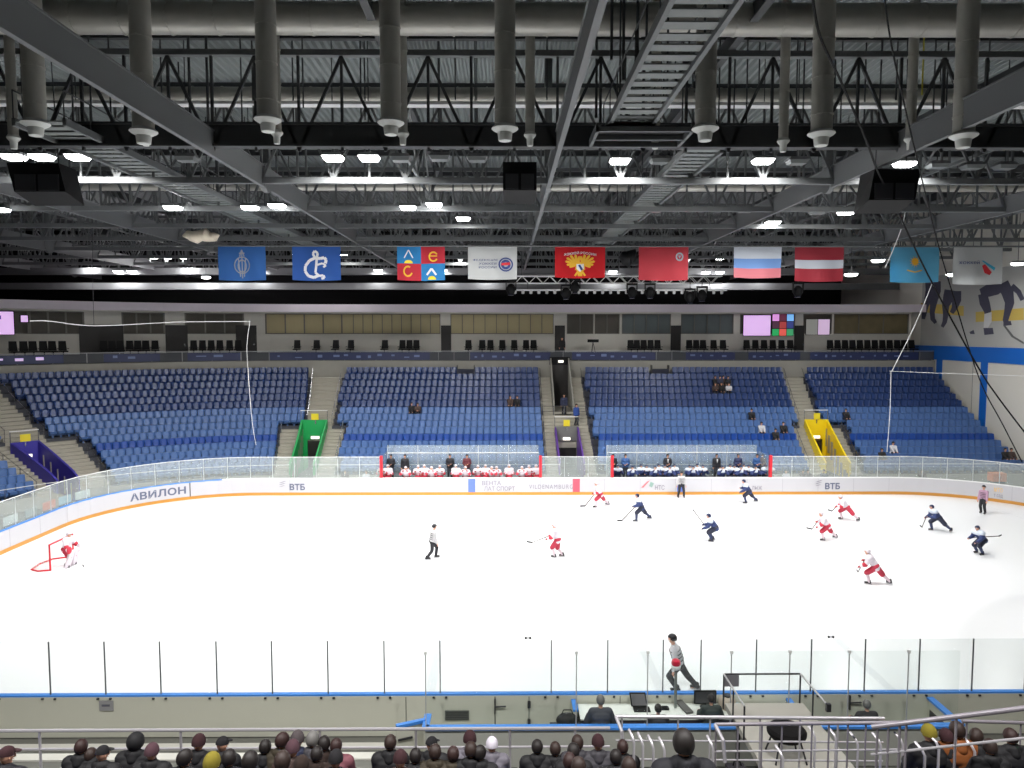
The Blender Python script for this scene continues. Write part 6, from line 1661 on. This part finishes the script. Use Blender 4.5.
# dark bags hung by the stairs
p = atY(741, 744, -20.9)
t = thing('backpack', 'black backpack standing left of the round stool behind the rails', 'bag', (p.x, p.y, 2.0))
MB().hexa([(p.x - .17, p.y - .14, 2.0), (p.x + .2, p.y - .14, 2.0), (p.x + .2, p.y + .14, 2.0), (p.x - .17, p.y + .14, 2.0), (p.x - .28, p.y - .1, 2.62), (p.x + .08, p.y - .1, 2.62), (p.x + .08, p.y + .1, 2.62), (p.x - .28, p.y + .1, 2.62)]).build('bag_body', mat('bag black', (26, 22, 30), .8), t)
MB().hexa([(p.x - .1, p.y - .2, 2.06), (p.x + .15, p.y - .2, 2.06), (p.x + .15, p.y - .13, 2.06), (p.x - .1, p.y - .13, 2.06), (p.x - .15, p.y - .17, 2.35), (p.x + .1, p.y - .17, 2.35), (p.x + .1, p.y - .11, 2.35), (p.x - .15, p.y - .11, 2.35)]).build('pocket', mat('bag grey', (50, 44, 54), .8), t)
MB().tube([(p.x - .15, p.y, 2.6), (p.x - .12, p.y, 2.72), (p.x - .02, p.y, 2.72), (p.x + .02, p.y, 2.6)], .015, 6).build('handle', BLACKP, t)

# ---------------------------------------------------------------- near seats: front row and the ones under people
def near_seat_parts():
    b = MB(); hw = .22
    xs = [-hw, -.12, .12, hw]; cv = [.05, 0, 0, .05]
    for dy in (0, .035):
        for y, z in ((-.02, .34), (-.1, .6), (-.16, .86)):
            for x, c in zip(xs, cv): b.v.append((x, y + c * (1 if dy == 0 else .7) - dy, z - (.04 if z > .8 and abs(x) > .2 else 0)))
    def f(*a): b.f.append(a); b.m.append(0)
    for r in range(2):
        for c in range(3): a = r * 4 + c; f(a, a + 4, a + 5, a + 1); f(a + 12, a + 13, a + 17, a + 16)
    for c in range(3): f(8 + c, 20 + c, 21 + c, 9 + c); f(c, c + 1, 13 + c, 12 + c)
    for r in range(2): f(r * 4, r * 4 + 12, r * 4 + 16, r * 4 + 4); f(r * 4 + 3, r * 4 + 7, r * 4 + 19, r * 4 + 15)
    p = MB().hexa([(-.2, -.05, .41), (.2, -.05, .41), (.21, .34, .43), (-.21, .34, .43), (-.2, -.05, .45), (.2, -.05, .45), (.21, .36, .48), (-.21, .36, .48)])
    k = MB().box(-.04, .04, -.03, .06, 0, .42).box(-.12, .12, -.06, .1, 0, .02)
    return [('backrest', b.mesh('backrest', SEATN)), ('seat_pan', p.mesh('seat_pan', SEATN)), ('bracket', k.mesh('bracket', STEELD))]
NSP = near_seat_parts(); used = set()
def near_seat(k, n):
    if (k, n) in used: return
    used.add((k, n)); y, z = near_row(k)
    t = thing('stadium_seat', 'dark blue near seat seen from behind, row %d from the rail, %s from the left' % (k + 1, nth(n + 1)), 'seat', (-12.6 + .52 * n, y, z), 0, 'seats of the near stand')
    for nm, me in NSP: put(nm, me, t)
for n in range(0, 18): near_seat(0, n)
for n in (24, 25, 26, 27, 28, 29, 30): near_seat(0, n)

# ---------------------------------------------------------------- near spectators seen from behind
NEARP = [Pose(hip=(0, .0, .52), lean=.08, fl=(-.14, .45, 0), fr=(.14, .45, 0), hl=(-.12, .4, .62), hr=(.12, .4, .62), head=(h, -.22), twist=tw) for h, tw in ((0, 0), (-.5, -.1), (.5, .1))]
NEARL = Pose(hip=(0, .0, .52), lean=.5, fl=(-.14, .4, 0), fr=(.14, .4, 0), hl=(-.12, .55, .7), hr=(.12, .55, .7), head=(-.3, -.2))
KN = lambda n, c: C('knit ' + n, c, .9, .1)
HKB, HGR, HMR, HPK, HBR = KN('black', (24, 22, 26)), KN('grey', (74, 66, 68)), KN('maroon', (52, 24, 29)), KN('pink grey', (76, 50, 58)), KN('brown', (84, 62, 54))
OL = C('jacket olive', (54, 46, 32)); GY = C('jacket grey', (62, 60, 66)); FURB = C('fur brown', (44, 31, 26), .95, .2); YEL = KN('yellow', (124, 112, 30)); PALE = C('jacket pale grey', (112, 108, 118)); ORJ = C('jacket orange', (130, 72, 26))
HAIRM = C('hair chestnut', (50, 29, 27), .6); BLNAV = C('jacket blue black', (18, 18, 27))
SP = [  # px, py of the head centre, row, jacket, head cover, colour, pose, description
    (10, 754, 2, BLNAV, 'cap', HMR, 1, 'dark cap peak to the right'), (83.5, 746, 0, DARKJ, 'hair', HAIRM, 0, 'dark reddish hair'), (105, 752, 1, DARKJ, 'cap', HKB, 1, 'black cap turned right'), (93, 754, 0, BRNJ, 'hair', HAIRB, 0, 'brown hair half hidden'),
    (137.5, 741, 0, DARKJ, 'hood', DARKJ, 0, 'raised black hood'), (154, 751, 1, DARKJ, 'knit', HPK, 0, 'pinkish grey knit hat'), (187, 757, 2, DARKJ, 'hair', HAIRD, 1, 'dark hair turned right'), (200.5, 742, 0, DARKJ, 'knit', HMR, 0, 'maroon knit hat'), (224, 743, 0, DARKJ, 'cap', HKB, 1, 'black cap beside the maroon hat'),
    (231, 757, 2, BLNAV, 'hair', HAIRD, 0, 'grey black padded hood down'), (214, 762, 3, DARKJ, 'knit', YEL, 0, 'yellow green hat low at the edge'), (252, 760, 3, DARKJ, 'hair', HAIRD, 0, 'black hair'),
    (266.5, 746, 0, DARKJ, 'hair', HAIRD, 0, 'black short hair'), (283.5, 740, 0, OL, 'hair', HAIRM, 1, 'chestnut hair turned right'), (298.5, 739, 0, NVJ, 'knit', HGR, 0, 'navy grey knit hat'), (294, 748, 1, BRNJ, 'knit', HPK, 0, 'pink fluffy hat'), (313.5, 739, 0, GY, 'hair', HAIRG, 0, 'grey hair'),
    (325, 743, 0, FURB, 'hair', HAIRD, 0, 'dark hair and brown fur collar'), (337, 745, 0, C('jacket rose', (120, 70, 80)), 'hair', HAIRM, 0, 'reddish hair and rose jacket'), (284, 760, 3, DARKJ, 'hair', HAIRB, 0, 'broad brown head low down'), (318, 753, 1, FURB, 'hair', HAIRD, 0, 'fur collar and dark hair in the second row'), (337, 758, 2, BLNAV, 'knit', HKB, 0, 'black knit hat in the middle'), (303, 764, 3, FURB, 'longhair', FURB, 0, 'fur hat low at the edge'),
    (391, 742, 0, DARKJ, 'hair', HAIRB, 0, 'tall brown head alone before the open gate'), (401, 758, 2, BRNJ, 'knit', HMR, 0, 'dark maroon hat lower down'), (416, 755, 1, DARKJ, 'hair', HAIRD, 0, 'black hair'), (432, 743, 0, DARKJ, 'cap', HKB, 1, 'black cap under the open gate'), (435.5, 751, 1, OL, 'hair', HAIRB, 0, 'light brown hair and olive jacket'), (453.5, 753, 1, OL, 'longhair', HAIRM, 0, 'dark long hair and olive collar'),
    (470, 739, 0, PALE, 'knit', HMR, 0, 'maroon hat and pale jacket'), (471, 749, 1, DARKJ, 'hair', HAIRB, 0, 'brown head with black coat'), (480, 752, 1, DARKJ, 'hair', HAIRD, 1, 'black hair beside the small white hat'), (492, 744, 0, PALE, 'knit', KN('white', (214, 208, 220)), 0, 'small white and lilac hat, child in pale jacket'),
    (537, 746, 0, DARKJ, 'hair', HAIRD, 0, 'dark hair and padded black collar'), (555, 748, 0, DARKJ, 'hair', HAIRB, 0, 'brown hair'), (577, 742, 0, GY, 'hair', HAIRB, 0, 'brown hair, back of the pair'), (573, 750, 1, DARKJ, 'hair', HAIRD, 0, 'dark hair, front of the pair'), (569, 760, 2, BRNJ, 'hair', HAIRM, 0, 'chestnut hair low down'), (578, 765, 3, OL, 'longhair', HAIRB, 0, 'olive brown hair at the edge'),
    (597.5, 742, 0, GY, 'knit', HMR, 0, 'maroon cap and grey jacket'), (622, 746, 0, DARKJ, 'hair', HAIRM, 0, 'reddish brown hair'), (615, 756, 1, DARKJ, 'hair', HAIRD, 0, 'dark head in front of the reddish one'), (628, 765, 3, BRNJ, 'hair', HAIRB, 0, 'brown head at the edge'), (682.5, 743, 4, BLNAV, 'hair', HAIRD, 0, 'large black haired head alone between the stair posts'),
    (927, 733, 0, DARKJ, 'knit', YEL, 0, 'yellow knit hat at the right'), (944, 737, 0, DARKJ, 'knit', HMR, 0, 'maroon hat right of the yellow one'), (955, 730, 0, ORJ, 'hair', HAIRB, 0, 'orange jacket at the right'), (974, 736, 0, DARKJ, 'hair', HAIRB, 1, 'brown hair right of the orange jacket'), (987, 746, 1, DARKJ, 'hair', HAIRB, 0, 'broad brown head in the second row at the right'), (1008, 736, 0, DARKJ, 'hair', HAIRM, 0, 'chestnut hair, rightmost near spectator')]
for q, (px, py, k, j, hd, hm, pi, desc) in enumerate(SP):
    y, z = near_row(k); ps = NEARP[pi]; y2 = y + .02
    p = atY(px, py, y2 + .12); s = (p.z - z) / ps.headc.z; s = max(.86, min(1.22, s))
    if 'child' in desc: s = .88
    near_hood = j
    if 'fur' in desc: near_hood = FURB
    lab = 'spectator seen from behind, %s, %s along the bottom edge' % (desc, nth(q + 1))
    civilian(ps, (p.x, y2, z + (p.z - z - ps.headc.z * s) * 1), 0, 'near spectator seen from behind: ' + desc, j, JEANS, hd, hm, 'person', 'near spectators', .02, s, near_hood, .06)
    n = round((p.x + 12.6) / .52)
    near_seat(k, n)
# scorers and attendants at the boards
SCP = Pose(hip=(0, 0, .52), lean=.12, fl=(-.14, .35, 0), fr=(.14, .35, 0), hl=(-.24, .38, .72), hr=(.24, .38, .72), head=(0, -.15))
def scorer(px, py, Y, lab, j, hd, hm, tall=1.0):
    p = atY(px, py, Y); z = p.z - SCP.headc.z * tall
    civilian(SCP, (p.x, Y - .1, z), 0, lab, j, JEANS, hd, hm, 'person', None, .018, tall)
    t = thing('plain_stool', 'plain stool under the %s' % lab.split(' with')[0].split(' in ')[0], 'stool', (p.x, Y - .1, 0))
    MB().box(p.x - .18, p.x + .18, Y - .28, Y + .08, z + .34, z + .4).build('seat', BLACKP, t)
    for dx in (-.15, .15):
        for dy in (-.25, .05): MB().box(p.x + dx - .015, p.x + dx + .015, Y + dy - .015, Y + dy + .015, -.03, z + .34).build('leg', STEELD, t)
scorer(600.5, 701, -16.25, 'grey haired man with broad dark jacket at the left end of the scorers\' table', C('jacket slate', (62, 64, 74)), 'hair', HAIRG, 1.1)
scorer(658, 709, -16.2, 'dark haired scorer with head just above the table beside the laptop', SUIT, 'hair', HAIRD, .95)
scorer(711, 699, -16.1, 'scorer in dark green clothes before the dark monitor', C('jacket green grey', (52, 60, 58)), 'hair', HAIRD, .95)
scorer(866.5, 705, -16.0, 'grey haired attendant with dark jacket sitting in the right penalty box', C('jacket charcoal', (52, 48, 52)), 'hair', HAIRG, 1.0)
bpy.data.objects.remove(TMP)
